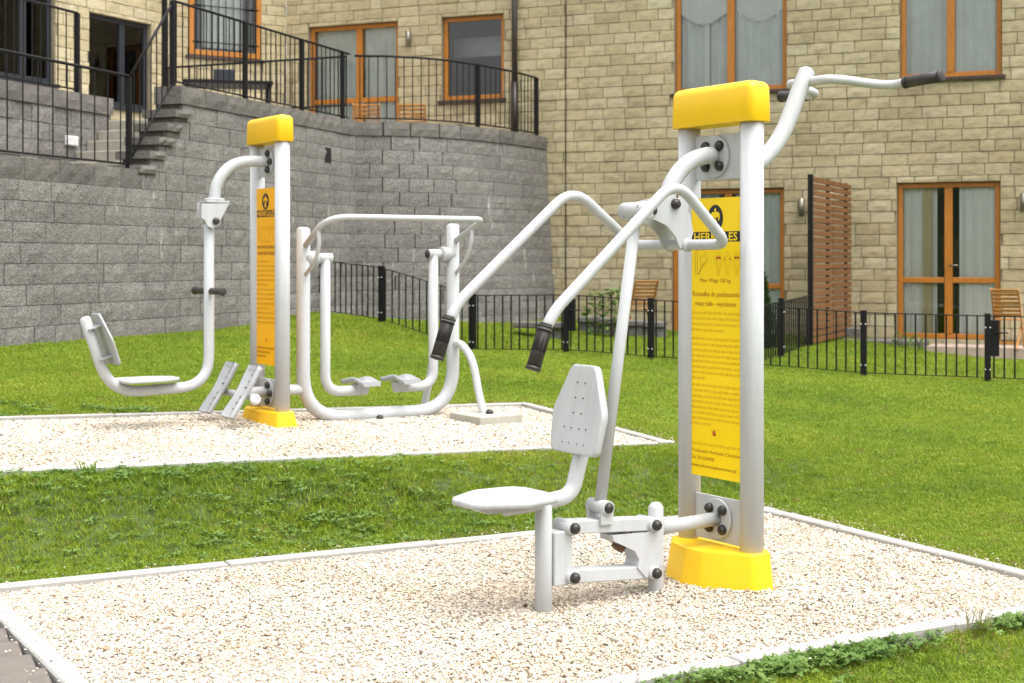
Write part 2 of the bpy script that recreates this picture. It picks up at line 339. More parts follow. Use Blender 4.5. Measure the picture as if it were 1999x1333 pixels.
# ------------------------------------------------------------------ ground heights (surveyed spots, linear radial basis)
E1, N1 = Vector((.887, .462)), Vector((-.462, .887))
def ab(a, b): return (E1 * a + N1 * b)
BED1 = [ab(.885, 3.80), ab(4.81, 3.956), ab(4.81, 6.242), ab(.735, 6.242)]                # near-left, near-right, far-right, far-left
BED2 = [Vector((-3.54, 6.385)), Vector((1.0, 8.75)), Vector((.097, 10.62)), Vector((-4.25, 8.38))]
BED2Z = [.31, .25, .25, .415]
ctrl = [(p.x, p.y, 0) for p in BED1] + [(ab(2.9, 5).x, ab(2.9, 5).y, 0), (ab(2.9, 6.3).x, ab(2.9, 6.3).y, .005), (ab(2, 3.9).x, ab(2, 3.9).y, 0), (ab(4.8, 5.1).x, ab(4.8, 5.1).y, 0)]
ctrl += [(p.x, p.y, z) for p, z in zip(BED2, BED2Z)] + [(-1.5, 9.1, .285), (-2.48, 6.94, .30), (-3.19, 8.93, .395), (-.8, 7.8, .285)]
ctrl += [(-4.676, 13.1, .555), (-3.34, 17.0, .56), (-2.7, 18.6, .64), (-2.21, 19.9, .54), (-.45, 20.9, .45), (.55, 22.4, .44), (-5.6, 10.5, .55), (-6.5, 8, .5),
         (-2.0, 17.6, .56), (-1.64, 18.0, .534), (-.474, 17.3, .25), (.64, 17.0, .225), (1.59, 16.4, .185), (3.78, 15.4, .085), (4.97, 15.0, .06), (6.2, 14.6, .04),
         (3.85, 18.4, .2), (4.9, 20.6, .22), (6.2, 18.8, .04), (8, 18, 0), (2.5, 21.3, .24), (1.5, 19.5, .25), (-3.6, 12.5, .50), (-1.2, 13.5, .40), (1.5, 12, .20), (4, 11, .06),
         (-2, 4, .0), (0, 2, 0), (4, 3, 0), (-4, 2, .02), (7, 8, -.02), (9, 13, 0), (3, 8, .02), (0, -2, 0), (-5, 5, .25), (-9, 8, .55), (-8, 3, .3), (9, 2, 0), (0, 25, .4), (9, 24, .1), (-9, 25, .6)]
_c = np.array(ctrl, float); _n = len(_c)
_D = np.hypot(_c[:, None, 0] - _c[None, :, 0], _c[:, None, 1] - _c[None, :, 1])
_A = np.zeros((_n + 3, _n + 3)); _A[:_n, :_n] = -_D - np.eye(_n) * .25; _A[:_n, _n] = 1; _A[:_n, _n + 1:] = _c[:, :2]; _A[_n:, :_n] = _A[:_n, _n:].T
_w = np.linalg.solve(_A, np.concatenate([_c[:, 2], [0, 0, 0]]))
_pl = np.linalg.lstsq(np.array([[1, p.x, p.y] for p in BED2]), np.array(BED2Z), rcond=None)[0]
def poly_dist(X, Y, poly):
    d = np.full(np.shape(X), 1e9); n = len(poly)
    for i in range(n):
        a, b = poly[i], poly[(i + 1) % n]; e = b - a; t = np.clip(((X - a.x) * e.x + (Y - a.y) * e.y) / e.length_squared, 0, 1)
        d = np.minimum(d, np.hypot(X - a.x - e.x * t, Y - a.y - e.y * t))
    return np.where(in_poly(X, Y, poly), 0., d)
def terr_np(X, Y):
    X = np.asarray(X, float); Y = np.asarray(Y, float); out = np.zeros(X.shape); 
    for i in range(_n): out -= _w[i] * np.hypot(X - _c[i, 0], Y - _c[i, 1])
    out = out + _w[_n] + _w[_n + 1] * X + _w[_n + 2] * Y
    for poly, zz in ((BED2, _pl[0] + _pl[1] * X + _pl[2] * Y), (BED1, 0. * X)):      # the lawn meets the kerbs
        t = np.clip(1 - poly_dist(X, Y, poly) / .9, 0, 1); t = t * t * (3 - 2 * t); out = out * (1 - t) + zz * t
    near = np.clip(1 - np.abs((X * N1.x + Y * N1.y) - 3.55) / .55, 0, 1); return out - .05 * near * (Y < 7)
def terr(x, y): return float(terr_np(np.array([x]), np.array([y]))[0])
def in_poly(X, Y, poly, grow=0.):
    c = sum((Vector(p) for p in poly), Vector((0, 0))) / len(poly); ins = np.ones(np.shape(X), bool); n = len(poly)
    for i in range(n):
        a, b = poly[i], poly[(i + 1) % n]; d = (b - a).normalized(); nn = Vector((-d.y, d.x))
        if (c - a).dot(nn) < 0: nn = -nn
        ins &= ((X - a.x) * nn.x + (Y - a.y) * nn.y) > -grow
    return ins
def bed2z(X, Y):
    """flat sheet through the corners of the rear bed (least squares plane)"""
    return _pl[0] + _pl[1] * X + _pl[2] * Y

# ------------------------------------------------------------------ ground
g = MB(); xs = np.arange(-14, 14.01, .12); ys = np.arange(-3, 26.01, .12); GX, GY = np.meshgrid(xs, ys); GZ = terr_np(GX, GY)
b1 = in_poly(GX, GY, BED1, -.03); b2 = in_poly(GX, GY, BED2, -.03); GZ[b1] = np.minimum(GZ[b1], -.12); GZ[b2] -= .16
PAVE = [ab(-2, 3.0), ab(.74, 3.0), ab(.74, 7.0), ab(-2, 7.0)]
GZ[in_poly(GX, GY, [ab(-2, 1.0), ab(.93, 1.0), ab(.75, 7.2), ab(-2, 7.2)], .1)] = -.14
nx = len(xs)
g.add([(float(a), float(b), float(c) - .01) for a, b, c in zip(GX.ravel(), GY.ravel(), GZ.ravel())], [(j * nx + i, j * nx + i + 1, (j + 1) * nx + i + 1, (j + 1) * nx + i) for j in range(len(ys) - 1) for i in range(nx - 1)], True)
tag(g.build('lawn_ground', MT['soil']), 'sloping lawn soil under the grass', kind='structure')
far = MB(); far.add([(-300, -300, -.4), (300, -300, -.4), (300, 300, -.4), (-300, 300, -.4)], [(0, 1, 2, 3)])
tag(far.build('ground', MT['soil']), 'flat ground reaching to the horizon', kind='structure')

hl = MB(); vs = []; nA = 90; rh = random.Random(3); hts = [rh.uniform(.75, 1.25) for _ in range(nA + 1)]
for j, (r_, f) in enumerate(((48, 0), (60, .55), (72, 1), (95, 1.25), (130, 1.0))):
    for i in range(nA + 1):
        a = R(105 + 150 * i / nA); h = .62 * (15 + 5 * math.sin(i * .23) + 2.2 * math.sin(i * .9 + j)) * min(1, i / 12, (nA - i) / 12); vs.append((r_ * math.sin(a), r_ * math.cos(a), -.6 + h * f * hts[i] ** .6))
hl.add(vs, [(j * (nA + 1) + i, j * (nA + 1) + i + 1, (j + 1) * (nA + 1) + i + 1, (j + 1) * (nA + 1) + i) for j in range(4) for i in range(nA)], True)
MT['wood'] = mat('wooded slope', (.045, .065, .022), .95, var=.5, vs=.35, bump=1., bs=1.5, coord='World')
tag(hl.build('hill', MT['wood']), 'wooded hillside across the valley behind the viewer', kind='structure')

# ------------------------------------------------------------------ gravel beds with concrete kerb stones
def bed(name, poly, zf, label, kw=.06, drop=.016):
    c = sum(poly, Vector((0, 0))) / 4; n = 24; m = MB(); vs = []; fs = []
    for j in range(n + 1):
        for i in range(n + 1):
            p = (poly[0].lerp(poly[1], i / n)).lerp(poly[3].lerp(poly[2], i / n), j / n); vs.append((p.x, p.y, zf(p.x, p.y) - drop))
    for j in range(n):
        for i in range(n): fs.append((j * (n + 1) + i, j * (n + 1) + i + 1, (j + 1) * (n + 1) + i + 1, (j + 1) * (n + 1) + i))
    m.add(vs, fs, True); root = m.build(name, MT['gravelbase']); tag(root, label, kind='structure')
    for i in range(4):
        a, b = poly[i], poly[(i + 1) % 4]; d = (b - a); L = d.length; d = d / L; nn = Vector((-d.y, d.x)); k = 0; s0 = 0.0
        if (c - a).dot(nn) < 0: nn = -nn
        s0 = kw if i % 2 else 0.
        LE = L - (kw if i % 2 else 0)
        while s0 < LE - .02:
            s1 = min(s0 + 1.0, LE)
            if s1 - s0 > .05:
                p = a + d * (s0 + .0025); q = a + d * (s1 - .0025); pc = (p + q) / 2 + nn * kw / 2; zp, zq = zf(p.x, p.y), zf(q.x, q.y)
                j = random.uniform(-.004, .004)
                ks = MB(); ks.obox((pc.x, pc.y, (zp + zq) / 2 - .085 + .012 + j), ((q.x - p.x) / 2, (q.y - p.y) / 2, (zq - zp) / 2), (nn.x * kw / 2, nn.y * kw / 2, 0), (0, 0, .085), .006); ks.build('kerb_stone', MT['kerb'], root)
            s0 = s1
    return root
bed('gravel_bed', BED1, lambda x, y: 0.0, 'front gravel bed edged with pale concrete kerb stones', .078)
bed('gravel_bed', BED2, bed2z, 'rear gravel bed edged with pale concrete kerb stones')
pv = empty('paved_path', (0, 0, 0)); tag(pv, 'brown grey paving at the corner of the front gravel bed', kind='structure')
pb = MB(); q = [ab(-2, 2.4), ab(.97, 2.4), ab(.77, 7.0), ab(-2, 7.0)]; pb.add([(p.x, p.y, -.045) for p in q], [(0, 1, 2, 3)]); pb.build('paving_bed', MT['mortargrey'], pv)
pm = MB(); pm.obox((0, 0, 0), (.0945, 0, 0), (0, .0945, 0), (0, 0, .03), .006); pme = pm.mesh('paver'); pme.materials.append(MT['paver'])
for j in range(16):
    for i in range(7):
        a = .745 - .1 - i * .2 + (.0735 * (5.82 - (3.0 + j * .2))); b = 3.0 + j * .2; p = ab(a, b)
        place('paver', pme, pv, (p.x, p.y, -.024 + random.uniform(-.002, .002)), (0, 0, math.atan2(E1.y, E1.x) - .0735 * .9))

# ------------------------------------------------------------------ instanced stuff: gravel stones, grass
def hidden_collection(name, objs):
    c = bpy.data.collections.new(name)
    for i, o in enumerate(objs): o.name = 'kind_%02d' % i; c.objects.link(o)      # instance index follows the name order
    return c
def scatter(name, pts, rots, scl, idx, coll, label):
    me = bpy.data.meshes.new(name); me.vertices.add(len(pts)); me.vertices.foreach_set('co', np.asarray(pts, np.float32).ravel())
    a = me.attributes.new('rot', 'FLOAT_VECTOR', 'POINT'); a.data.foreach_set('vector', np.asarray(rots, np.float32).ravel())
    a = me.attributes.new('scl', 'FLOAT', 'POINT'); a.data.foreach_set('value', np.asarray(scl, np.float32))
    a = me.attributes.new('idx', 'INT', 'POINT'); a.data.foreach_set('value', np.asarray(idx, np.int32))
    o = bpy.data.objects.new(name, me); COL.objects.link(o)
    t = bpy.data.node_groups.new(name, 'GeometryNodeTree'); t.interface.new_socket('Geometry', in_out='INPUT', socket_type='NodeSocketGeometry'); t.interface.new_socket('Geometry', in_out='OUTPUT', socket_type='NodeSocketGeometry')
    gi, go = t.nodes.new('NodeGroupInput'), t.nodes.new('NodeGroupOutput'); ip = t.nodes.new('GeometryNodeInstanceOnPoints')
    ci = t.nodes.new('GeometryNodeCollectionInfo'); ci.inputs['Collection'].default_value = coll; ci.inputs['Separate Children'].default_value = True; ci.inputs['Reset Children'].default_value = True
    def na(n, typ): x = t.nodes.new('GeometryNodeInputNamedAttribute'); x.data_type = typ; x.inputs[0].default_value = n; return x.outputs[0]
    er = t.nodes.new('FunctionNodeEulerToRotation'); L = t.links.new
    L(gi.outputs[0], ip.inputs['Points']); L(ci.outputs[0], ip.inputs['Instance']); ip.inputs['Pick Instance'].default_value = True
    L(na('rot', 'FLOAT_VECTOR'), er.inputs[0]); L(er.outputs[0], ip.inputs['Rotation']); L(na('scl', 'FLOAT'), ip.inputs['Scale']); L(na('idx', 'INT'), ip.inputs['Instance Index'])
    L(ip.outputs[0], go.inputs[0]); md = o.modifiers.new('scatter', 'NODES'); md.node_group = t
    tag(o, label, kind='stuff'); return o
def pebble(i):
    bm = bmesh.new(); bmesh.ops.create_icosphere(bm, subdivisions=1, radius=.5); r = random.Random(i)
    sx, sy, sz = 1, r.uniform(.68, .92), r.uniform(.42, .62)
    for v in bm.verts:
        k = r.uniform(.80, 1.12); v.co = Vector((v.co.x * sx, v.co.y * sy, v.co.z * sz)) * k
    me = bpy.data.meshes.new('pebble'); bm.to_mesh(me); bm.free(); me.materials.append(MT['pebble']); return bpy.data.objects.new('pebble', me)
PEB = hidden_collection('pebble_kinds', [pebble(i) for i in range(8)])
def gravel(name, poly, zf, dens, size, label, spread):
    P = np.array([[p.x, p.y] for p in poly]); lo, hi = P.min(0), P.max(0); n = int((hi[0] - lo[0]) * (hi[1] - lo[1]) * dens)
    X = RNG.uniform(lo[0], hi[0], n); Y = RNG.uniform(lo[1], hi[1], n)
    k = in_poly(X, Y, poly, -.066) & (np.abs(X) < Y * .38 + .9) & (Y > 3.7); X, Y = X[k], Y[k]; n = len(X)
    bank = np.zeros(n)
    for bx, by, br in ((.8785, 6.061, .30), (.12, 5.66, .1), (.58, 5.9, .1), (-1.55, 9.175, .26)): bank += .008 * np.exp(-(np.hypot(X - bx, Y - by) / br) ** 4)
    Z = zf(X, Y) - .014 + bank + RNG.uniform(-.006, .008, n) + .006 * np.sin(X * 3.1 + 1) * np.cos(Y * 2.7)
    s = np.exp(RNG.normal(math.log(size), .26, n)); big = RNG.random(n) < .03; s[big] *= 1.45
    rot = np.stack([RNG.normal(0, .35, n), RNG.normal(0, .35, n), RNG.uniform(0, 6.283, n)], 1)
    # a few stones kicked onto the kerbs and lawn edge
    m = spread; e = RNG.integers(0, 4, m); tt = RNG.random(m); px = P[e, 0] * (1 - tt) + P[(e + 1) % 4, 0] * tt; py = P[e, 1] * (1 - tt) + P[(e + 1) % 4, 1] * tt
    sg_ = np.where(RNG.random(m) < .3, .12, .04); px += RNG.normal(0, 1, m) * sg_; py += RNG.normal(0, 1, m) * sg_; pz = zf(px, py) + .016
    X = np.concatenate([X, px]); Y = np.concatenate([Y, py]); Z = np.concatenate([Z, pz]); s = np.concatenate([s, RNG.uniform(.005, .012, m)])
    rot = np.concatenate([rot, np.stack([RNG.normal(0, .1, m), RNG.normal(0, .1, m), RNG.uniform(0, 6.283, m)], 1)])
    scatter(name, np.stack([X, Y, Z], 1), rot, s, RNG.integers(0, 8, len(X)), PEB, label)
gravel('gravel', BED1, lambda x, y: x * 0., 15500, .0128, 'cream and tan gravel filling the front bed', 700)
gravel('gravel', BED2, bed2z, 9500, .0155, 'cream and tan gravel filling the rear bed', 300)

def tuft(i, n, h, spread, lean, w, m):
    r = random.Random(100 + i); mb = MB()
    for k in range(n):
        a = r.uniform(0, 6.283); d = r.random() ** .5 * spread; x, y = d * math.cos(a), d * math.sin(a)
        b = r.uniform(0, 6.283); dx, dy = math.cos(b), math.sin(b); L = h * r.uniform(.55, 1.15); le = lean * r.uniform(.3, 1.3); ww = w * r.uniform(.7, 1.2)
        c = r.uniform(0, 6.283); sx, sy = math.cos(c) * ww / 2, math.sin(c) * ww / 2
        p0 = Vector((x, y, -.004)); p1 = p0 + Vector((dx * L * le * .35, dy * L * le * .35, L * .6)); p2 = p0 + Vector((dx * L * le, dy * L * le, L * (1 - .35 * le)))
        s = Vector((sx, sy, 0)); mb.add([p0 - s, p0 + s, p1 + s * .85, p1 - s * .85, p2], [(0, 1, 2, 3), (3, 2, 4)])
    me = bpy.data.meshes.new('grass_tuft'); me.from_pydata(mb.v, [], mb.f); me.materials.append(m); return bpy.data.objects.new('grass_tuft', me)
def clover(i, n=15, m=None):
    r = random.Random(300 + i); mb = MB()
    for k in range(n):
        a = r.uniform(0, 6.283); d = r.random() ** .5 * .045; h = r.uniform(.016, .034); c = Vector((d * math.cos(a), d * math.sin(a), h)); rr = r.uniform(.0038, .0066); t0 = r.uniform(0, 6.283)
        tx, ty = r.gauss(0, .3), r.gauss(0, .3)
        for q in range(3):
            t = t0 + q * 2.094; cc = c + Vector((math.cos(t), math.sin(t), 0)) * rr
            ring = [cc + Vector((math.cos(t + u) * rr * 1.0, math.sin(t + u) * rr * 1.0, 0)) for u in (0.5, 1.6, 3.14, 4.7, 5.8)]
            ring = [v + Vector((0, 0, (v.x - c.x) * tx + (v.y - c.y) * ty + .1 * rr)) for v in ring]; mb.add(ring, [(0, 1, 2, 3, 4)])
        mb.add([Vector((c.x, c.y, 0)), Vector((c.x + .0012, c.y, 0)), c], [(0, 1, 2)])
    me = bpy.data.meshes.new('clover_tuft'); me.from_pydata(mb.v, [], mb.f); me.materials.append(m or MT['clover']); return bpy.data.objects.new('clover_tuft', me)
GR = hidden_collection('grass_kinds', [tuft(i, 20, .036, .045, .75, .0042, MT['grass']) for i in range(5)] + [tuft(8, 16, .045, .04, .9, .0045, MT['grass']), tuft(9, 14, .04, .04, 1.0, .004, MT['straw']), clover(0), clover(1)])
def wall_line_ok(X, Y):   # keep the lawn in front of the retaining walls and the house
    A = ((X + 4.676) * .942 - (Y - 13.1) * .336) > .02
    H = ((X - 6.165) * -.384 + (Y - 20.3) * -.923) > .3
    Bc = ~((np.hypot((X + 1.6) / 1.0, (Y - 22.4) / 1.0) < 2.3))
    return A & H & Bc
def lawn_pts(dens, y0, y1):
    n = int(dens * (y1 - y0) * 2 * (y1 * .40 + 1.)); X = RNG.uniform(-(y1 * .40 + 1.), y1 * .40 + 1., n); Y = RNG.uniform(y0, y1, n)
    k = (np.abs(X) < Y * .385 + .9) & ~in_poly(X, Y, BED1, .012) & ~in_poly(X, Y, BED2, .012) & ~in_poly(X, Y, [ab(-2, 1.5), ab(1.02, 1.5), ab(.75, 7.2), ab(-2, 7.2)], 0) & wall_line_ok(X, Y)
    return X[k], Y[k]
LX, LY = [], []
for d, y0, y1, s in ((2100, 3.6, 6.5, .85), (1900, 6.5, 9, .85), (1250, 9, 12, 1.), (700, 12, 16, 1.2), (400, 16, 23, 1.5)):
    X, Y = lawn_pts(d, y0, y1); LX.append(np.stack([X, Y, np.full(len(X), s)], 1))
Q = np.concatenate(LX); X, Y, s0 = Q.T; n = len(X)
pat = np.sin(X * 1.9 + np.sin(Y * 1.3) * 2) * np.cos(Y * 2.3 + X) * .5 + .5
clov = np.clip(.07 - (X + .3) * .045, .0, .15) * (Y < 9.5) * (.25 + pat)
u = RNG.random(n); idx = RNG.integers(0, 6, n); idx[u > .965] = 6; pass
ed = np.minimum(poly_dist(X, Y, BED1), poly_dist(X, Y, BED2)); idx[(RNG.random(n) < .22 * np.exp(-(ed / .12) ** 2)) & (X > -.5)] = 6
cl = RNG.random(n) < clov * .8; idx[cl] = 7 + (RNG.random(cl.sum()) < .5)
scatter('grass', np.stack([X, Y, terr_np(X, Y) - .012], 1), np.stack([RNG.normal(0, .12, n), RNG.normal(0, .12, n), RNG.uniform(0, 6.283, n)], 1), s0 * RNG.uniform(.75, 1.2, n) * (.9 + .25 * pat), idx, GR, 'short mown green lawn grass with patches of clover')
# clover hanging over the near kerb, a few long weeds
CL = hidden_collection('clover_kinds', [clover(i, 20) for i in range(4)])
m = 190; a = np.concatenate([RNG.normal(3.05, .3, m * 2 // 3), RNG.normal(4.45, .22, m - m * 2 // 3)]); b = 3.80 + (a - .945) * .0404 - np.abs(RNG.normal(0, .045, m)) - .03
PX = E1.x * a + N1.x * b; PY = E1.y * a + N1.y * b
scatter('clover', np.stack([PX, PY, np.full(m, -.02)], 1), np.stack([RNG.normal(0, .2, m), RNG.normal(0, .2, m), RNG.uniform(0, 6.28, m)], 1), RNG.uniform(.7, 1.15, m), RNG.integers(0, 4, m), CL, 'dark green clover along the near kerb of the front bed')

# ------------------------------------------------------------------ masonry helpers
def piece_mesh(name, seed, m, amp=.03, nx=3, nz=2, edge_in=.14):
    """unit block: x,z in +-.5, front at y=-1, back y=0, roughly dressed front face"""
    r = random.Random(seed); vs = []; fs = []; c = .06
    for j in range(nz + 1):
        for i in range(nx + 1):
            x = -.5 + i / nx; z = -.5 + j / nz; edge = i in (0, nx) or j in (0, nz)
            vs.append((x, -1 + (edge_in if edge else r.uniform(-amp, amp) * 4), z))
    w = nx + 1
    for j in range(nz):
        for i in range(nx): fs.append((j * w + i, j * w + i + 1, (j + 1) * w + i + 1, (j + 1) * w + i))
    per = [i for i in range(w)] + [j * w + nx for j in range(1, nz + 1)] + [nz * w + i for i in range(nx - 1, -1, -1)] + [j * w for j in range(nz - 1, 0, -1)]
    o = len(vs); vs += [(vs[k][0], 0, vs[k][2]) for k in per]; L = len(per)
    for k in range(L): fs.append((per[k], o + k, o + (k + 1) % L, per[(k + 1) % L]))
    me = bpy.data.meshes.new(name); me.from_pydata(vs, [], fs); me.materials.append(m); me.update(); return me
def lay(pieces, name, stuffname, meshes, root, limit=300):
    """pieces: (centre of back face, angle about z, width, depth, height); nearest ones as objects, the rest as one mesh"""
    def key(p): return (0 if (-60 < CX + F * p[0].x / p[0].y < 2060 and HY - F * (p[0].z - CH) / p[0].y > -30) else 1, p[0].y)
    pieces = sorted(pieces, key=key)
    for c, an, w, d, h in pieces[:limit]: place(name, random.choice(meshes), root, c, (0, 0, an), (w, d, h))
    rest = pieces[limit:]
    if not rest: return
    vs, fs, rn = [], [], []
    for c, an, w, d, h in rest:
        me = random.choice(meshes); M = Matrix.Translation(c) @ Matrix.Rotation(an, 4, 'Z') @ Matrix.Diagonal((w, d, h, 1)); o = len(vs); rv = random.random()
        vs += [tuple(M @ v.co) for v in me.vertices]; fs += [tuple(i + o for i in p.vertices) for p in me.polygons]; rn += [rv] * len(me.vertices)
    me = bpy.data.meshes.new(stuffname); me.from_pydata(vs, [], fs); a = me.attributes.new('rnd', 'FLOAT', 'POINT'); a.data.foreach_set('value', rn); me.materials.append(meshes[0].materials[0])
    o = place(stuffname, me, root); o['kind'] = 'stuff'
SAND = [piece_mesh('stone', i, MT['sand']) for i in range(6)]
BLOCK = [piece_mesh('block', 20 + i, MT['block'], .022, 4, 2) for i in range(6)]
COPE = [piece_mesh('coping_stone', 40 + i, MT['coping'], .006, 4, 2, .02) for i in range(4)]

# ------------------------------------------------------------------ the house
class Wall:
    def __init__(s, P, d, nrm): s.P, s.d, s.n = Vector(P), Vector(d), Vector(nrm)      # s runs along d, n faces the lawn
    def st(s, px):
        k = (px - CX) / F; return (s.P.x - k * s.P.y) / (k * s.d.y - s.d.x)
    def pz(s, px, py): t = s.st(px); return t, CH + (HY - py) * (s.P.y + s.d.y * t) / F
    def w(s, t, z, off=0.): return Vector((s.P.x + s.d.x * t + s.n.x * off, s.P.y + s.d.y * t + s.n.y * off, z))
    def ang(s): return math.atan2(-s.d.y, -s.d.x)            # block x axis along -d, its -y side to the lawn
house = empty('stone_house', (0, 0, 0)); tag(house, 'two-storey house clad in yellow sandstone blocks with orange window frames', 'house')
W1 = Wall((6.165, 20.3), (-.923, .384), (-.384, -.923)); W1E = 10.84; W1S = -2.6
cor = W1.w(W1E, 0); W3 = Wall((cor.x, cor.y), (-.849, -.528), (.528, -.849)); W3E = 1.973
co3 = W3.w(W3E, 0); W0 = Wall((co3.x, co3.y), (-.47, -.883), (.883, -.47)); W0E = 8.0
STON = []
def clad(wl, s0, s1, z0, z1, holes, h=.165, L=.34, seed=1):
    """stone courses around rectangular openings; also the mortar wall behind them"""
    r = random.Random(seed); z = z0; k = 0
    while z < z1 - .02:
        zt = z + h; s = s0 - r.uniform(0, .3) - (k % 2) * L / 2; k += 1
        while s < s1:
            e = s + L * r.choice([.82, .95, 1, 1, 1.05, 1.15, .6 if r.random() < .2 else 1]); segs = [(max(s, s0), min(e, s1))]; s = e
            for (a, b, c, d) in holes:
                if zt > c + .005 and z < d - .005:
                    ns = []
                    for p, q in segs:
                        if q <= a or p >= b: ns.append((p, q)); continue
                        if p < a: ns.append((p, a))
                        if q > b: ns.append((b, q))
                        for y0, y1 in ((d, zt), (z, c)):
                            if y1 - y0 > .03 and min(q, b) - max(p, a) > .05: STON.append((wl.w((max(p, a) + min(q, b)) / 2, (y0 + y1) / 2, 0), wl.ang(), min(q, b) - max(p, a) - .010, .03, y1 - y0 - .006))
                    segs = ns
            for p, q in segs:
                if q - p > .05: STON.append((wl.w((p + q) / 2, (z + zt) / 2, 0), wl.ang(), q - p - .010, .03 + r.uniform(-.006, .008), h - .010))
        z = zt
    S_ = sorted({s0, s1} | {x for hh in holes for x in hh[:2]}); Z_ = sorted({-.5, z1 + .8} | {x for hh in holes for x in hh[2:]}); m = MB()
    for i in range(len(S_) - 1):
        for j in range(len(Z_) - 1):
            sm, zm = (S_[i] + S_[i + 1]) / 2, (Z_[j] + Z_[j + 1]) / 2
            if any(a < sm < b and c < zm < d for a, b, c, d in holes): continue
            m.obox(wl.w(sm, zm, -.16), wl.d.to_3d() * (S_[i + 1] - S_[i]) / 2, wl.n.to_3d() * .158, (0, 0, (Z_[j + 1] - Z_[j]) / 2))
    m.build('wall', MT['mortar'], house)
def hole(wl, x0, x1, yt, yb, ref=None):
    sa, sb = sorted((wl.st(x0), wl.st(x1))); ref = ref or (x0 + x1) / 2; t = wl.st(ref); Y = wl.P.y + wl.d.y * t
    return [sa, sb, CH + (HY - yb) * Y / F, CH + (HY - yt) * Y / F]
def wavy(wl, a, b, z0, z1, off, m, name, parent, amp=.024, pitch=.12, seed=0, top=None):
    r = random.Random(seed); n = max(8, int((b - a) / .018)); mb = MB(); vs = []
    ph = r.random() * 6
    for j in (0, 1, 2):
        for i in range(n + 1):
            s = a + (b - a) * i / n; z = z1 + (z0 - z1) * j / 2
            if top and j: z = top(i / n) if j == 2 else (z1 + top(i / n)) / 2
            vs.append(wl.w(s, z, off + amp * (.6 + .2 * j) * math.sin(6.283 * s / pitch + ph + .7 * math.sin(s * 9))))
    mb.add(vs, [(j * (n + 1) + i, j * (n + 1) + i + 1, (j + 1) * (n + 1) + i + 1, (j + 1) * (n + 1) + i) for j in (0, 1) for i in range(n)], True)
    return mb.build(name, m, parent)
def window(wl, h, fm, mull=(.5,), rail=None, curtains=(), sill=None, fw=.075, rec=.09, label=None, name='window', glassoff=0.):
    a, b, z0, z1 = h; d3, n3 = wl.d.to_3d(), wl.n.to_3d(); f = MB(); e = .004
    def bar(s0, s1, za, zb, dep=.035, off=-rec): f.obox(wl.w((s0 + s1) / 2, (za + zb) / 2, off), d3 * (s1 - s0) / 2, n3 * dep, (0, 0, (zb - za) / 2), .006)
    bar(a + e, a + fw, z0 + e, z1 - e); bar(b - fw, b - e, z0 + e, z1 - e); bar(a + fw, b - fw, z1 - fw, z1 - e); bar(a + fw, b - fw, z0 + e, z0 + fw)
    cells = [a + fw] + [x for mu in mull for x in (a + (b - a) * mu - .055, a + (b - a) * mu + .055)] + [b - fw]
    for mu in mull: c = a + (b - a) * mu; bar(c - .055, c + .055, z0 + fw, z1 - fw, .04)
    zs = [z0 + fw, z1 - fw]
    if rail is not None:
        zr = z0 + (z1 - z0) * rail; zs = [z0 + fw, zr - .04, zr + .04, z1 - fw]
        for i in range(0, len(cells), 2): bar(cells[i], cells[i + 1], zr - .04, zr + .04, .03)
    root = f.build(name, fm, house)
    if label: root['label'] = label
    for i in range(0, len(cells), 2):
        for j in range(0, len(zs), 2):
            p = MB(); p.obox(wl.w((cells[i] + cells[i + 1]) / 2, (zs[j] + zs[j + 1]) / 2, -rec), d3 * ((cells[i + 1] - cells[i]) / 2 + .002), n3 * .004, (0, 0, (zs[j + 1] - zs[j]) / 2 + .002)); p.build('pane', MT['glass'], root)
    if rail is not None and len(mull):
        c = a + (b - a) * mull[0] - .02; zh = z0 + (z1 - z0) * .47; p = MB(); p.tube([wl.w(c, zh, -rec + .04), wl.w(c, zh, -rec + .085), wl.w(c - .11, zh, -rec + .085)], .011, 8); p.build('handle', MT['alu'], root)
    if sill:
        p = MB(); p.obox(wl.w((a + b) / 2, z0 - .03, -.01), d3 * ((b - a) / 2 + .05), n3 * .085, (0, 0, .027), .006); p.build('sill', sill, root)
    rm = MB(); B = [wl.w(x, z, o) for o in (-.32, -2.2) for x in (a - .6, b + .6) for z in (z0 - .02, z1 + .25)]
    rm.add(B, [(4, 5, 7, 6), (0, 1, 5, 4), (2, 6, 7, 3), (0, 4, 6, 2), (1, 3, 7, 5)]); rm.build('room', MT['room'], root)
    for k, (f0, f1, m, zlo, zhi) in enumerate(curtains):
        wavy(wl, a + (b - a) * f0, a + (b - a) * f1, z0 + (z1 - z0) * zlo, z0 + (z1 - z0) * zhi, -rec - .06 - .04 * (k % 2), m, 'curtain', root, seed=k + int(abs(a) * 10))
    return root
hD1 = hole(W1, 1751, 1953, 355, 662); hD2 = hole(W1, 1312, 1531, 368, 672, 1420)
hU1 = hole(W1, 1757, 1956, -130, 150); hU2 = hole(W1, 1317, 1536, -110, 178)
hT1 = hole(W1, 603, 778, 47, 338); hT2 = hole(W1, 863, 984, 30, 194)
clad(W1, W1S, W1E, .165 * 0 + .05, 6.6, [hD1, hD2, hU1, hU2, hT1, hT2], seed=3)
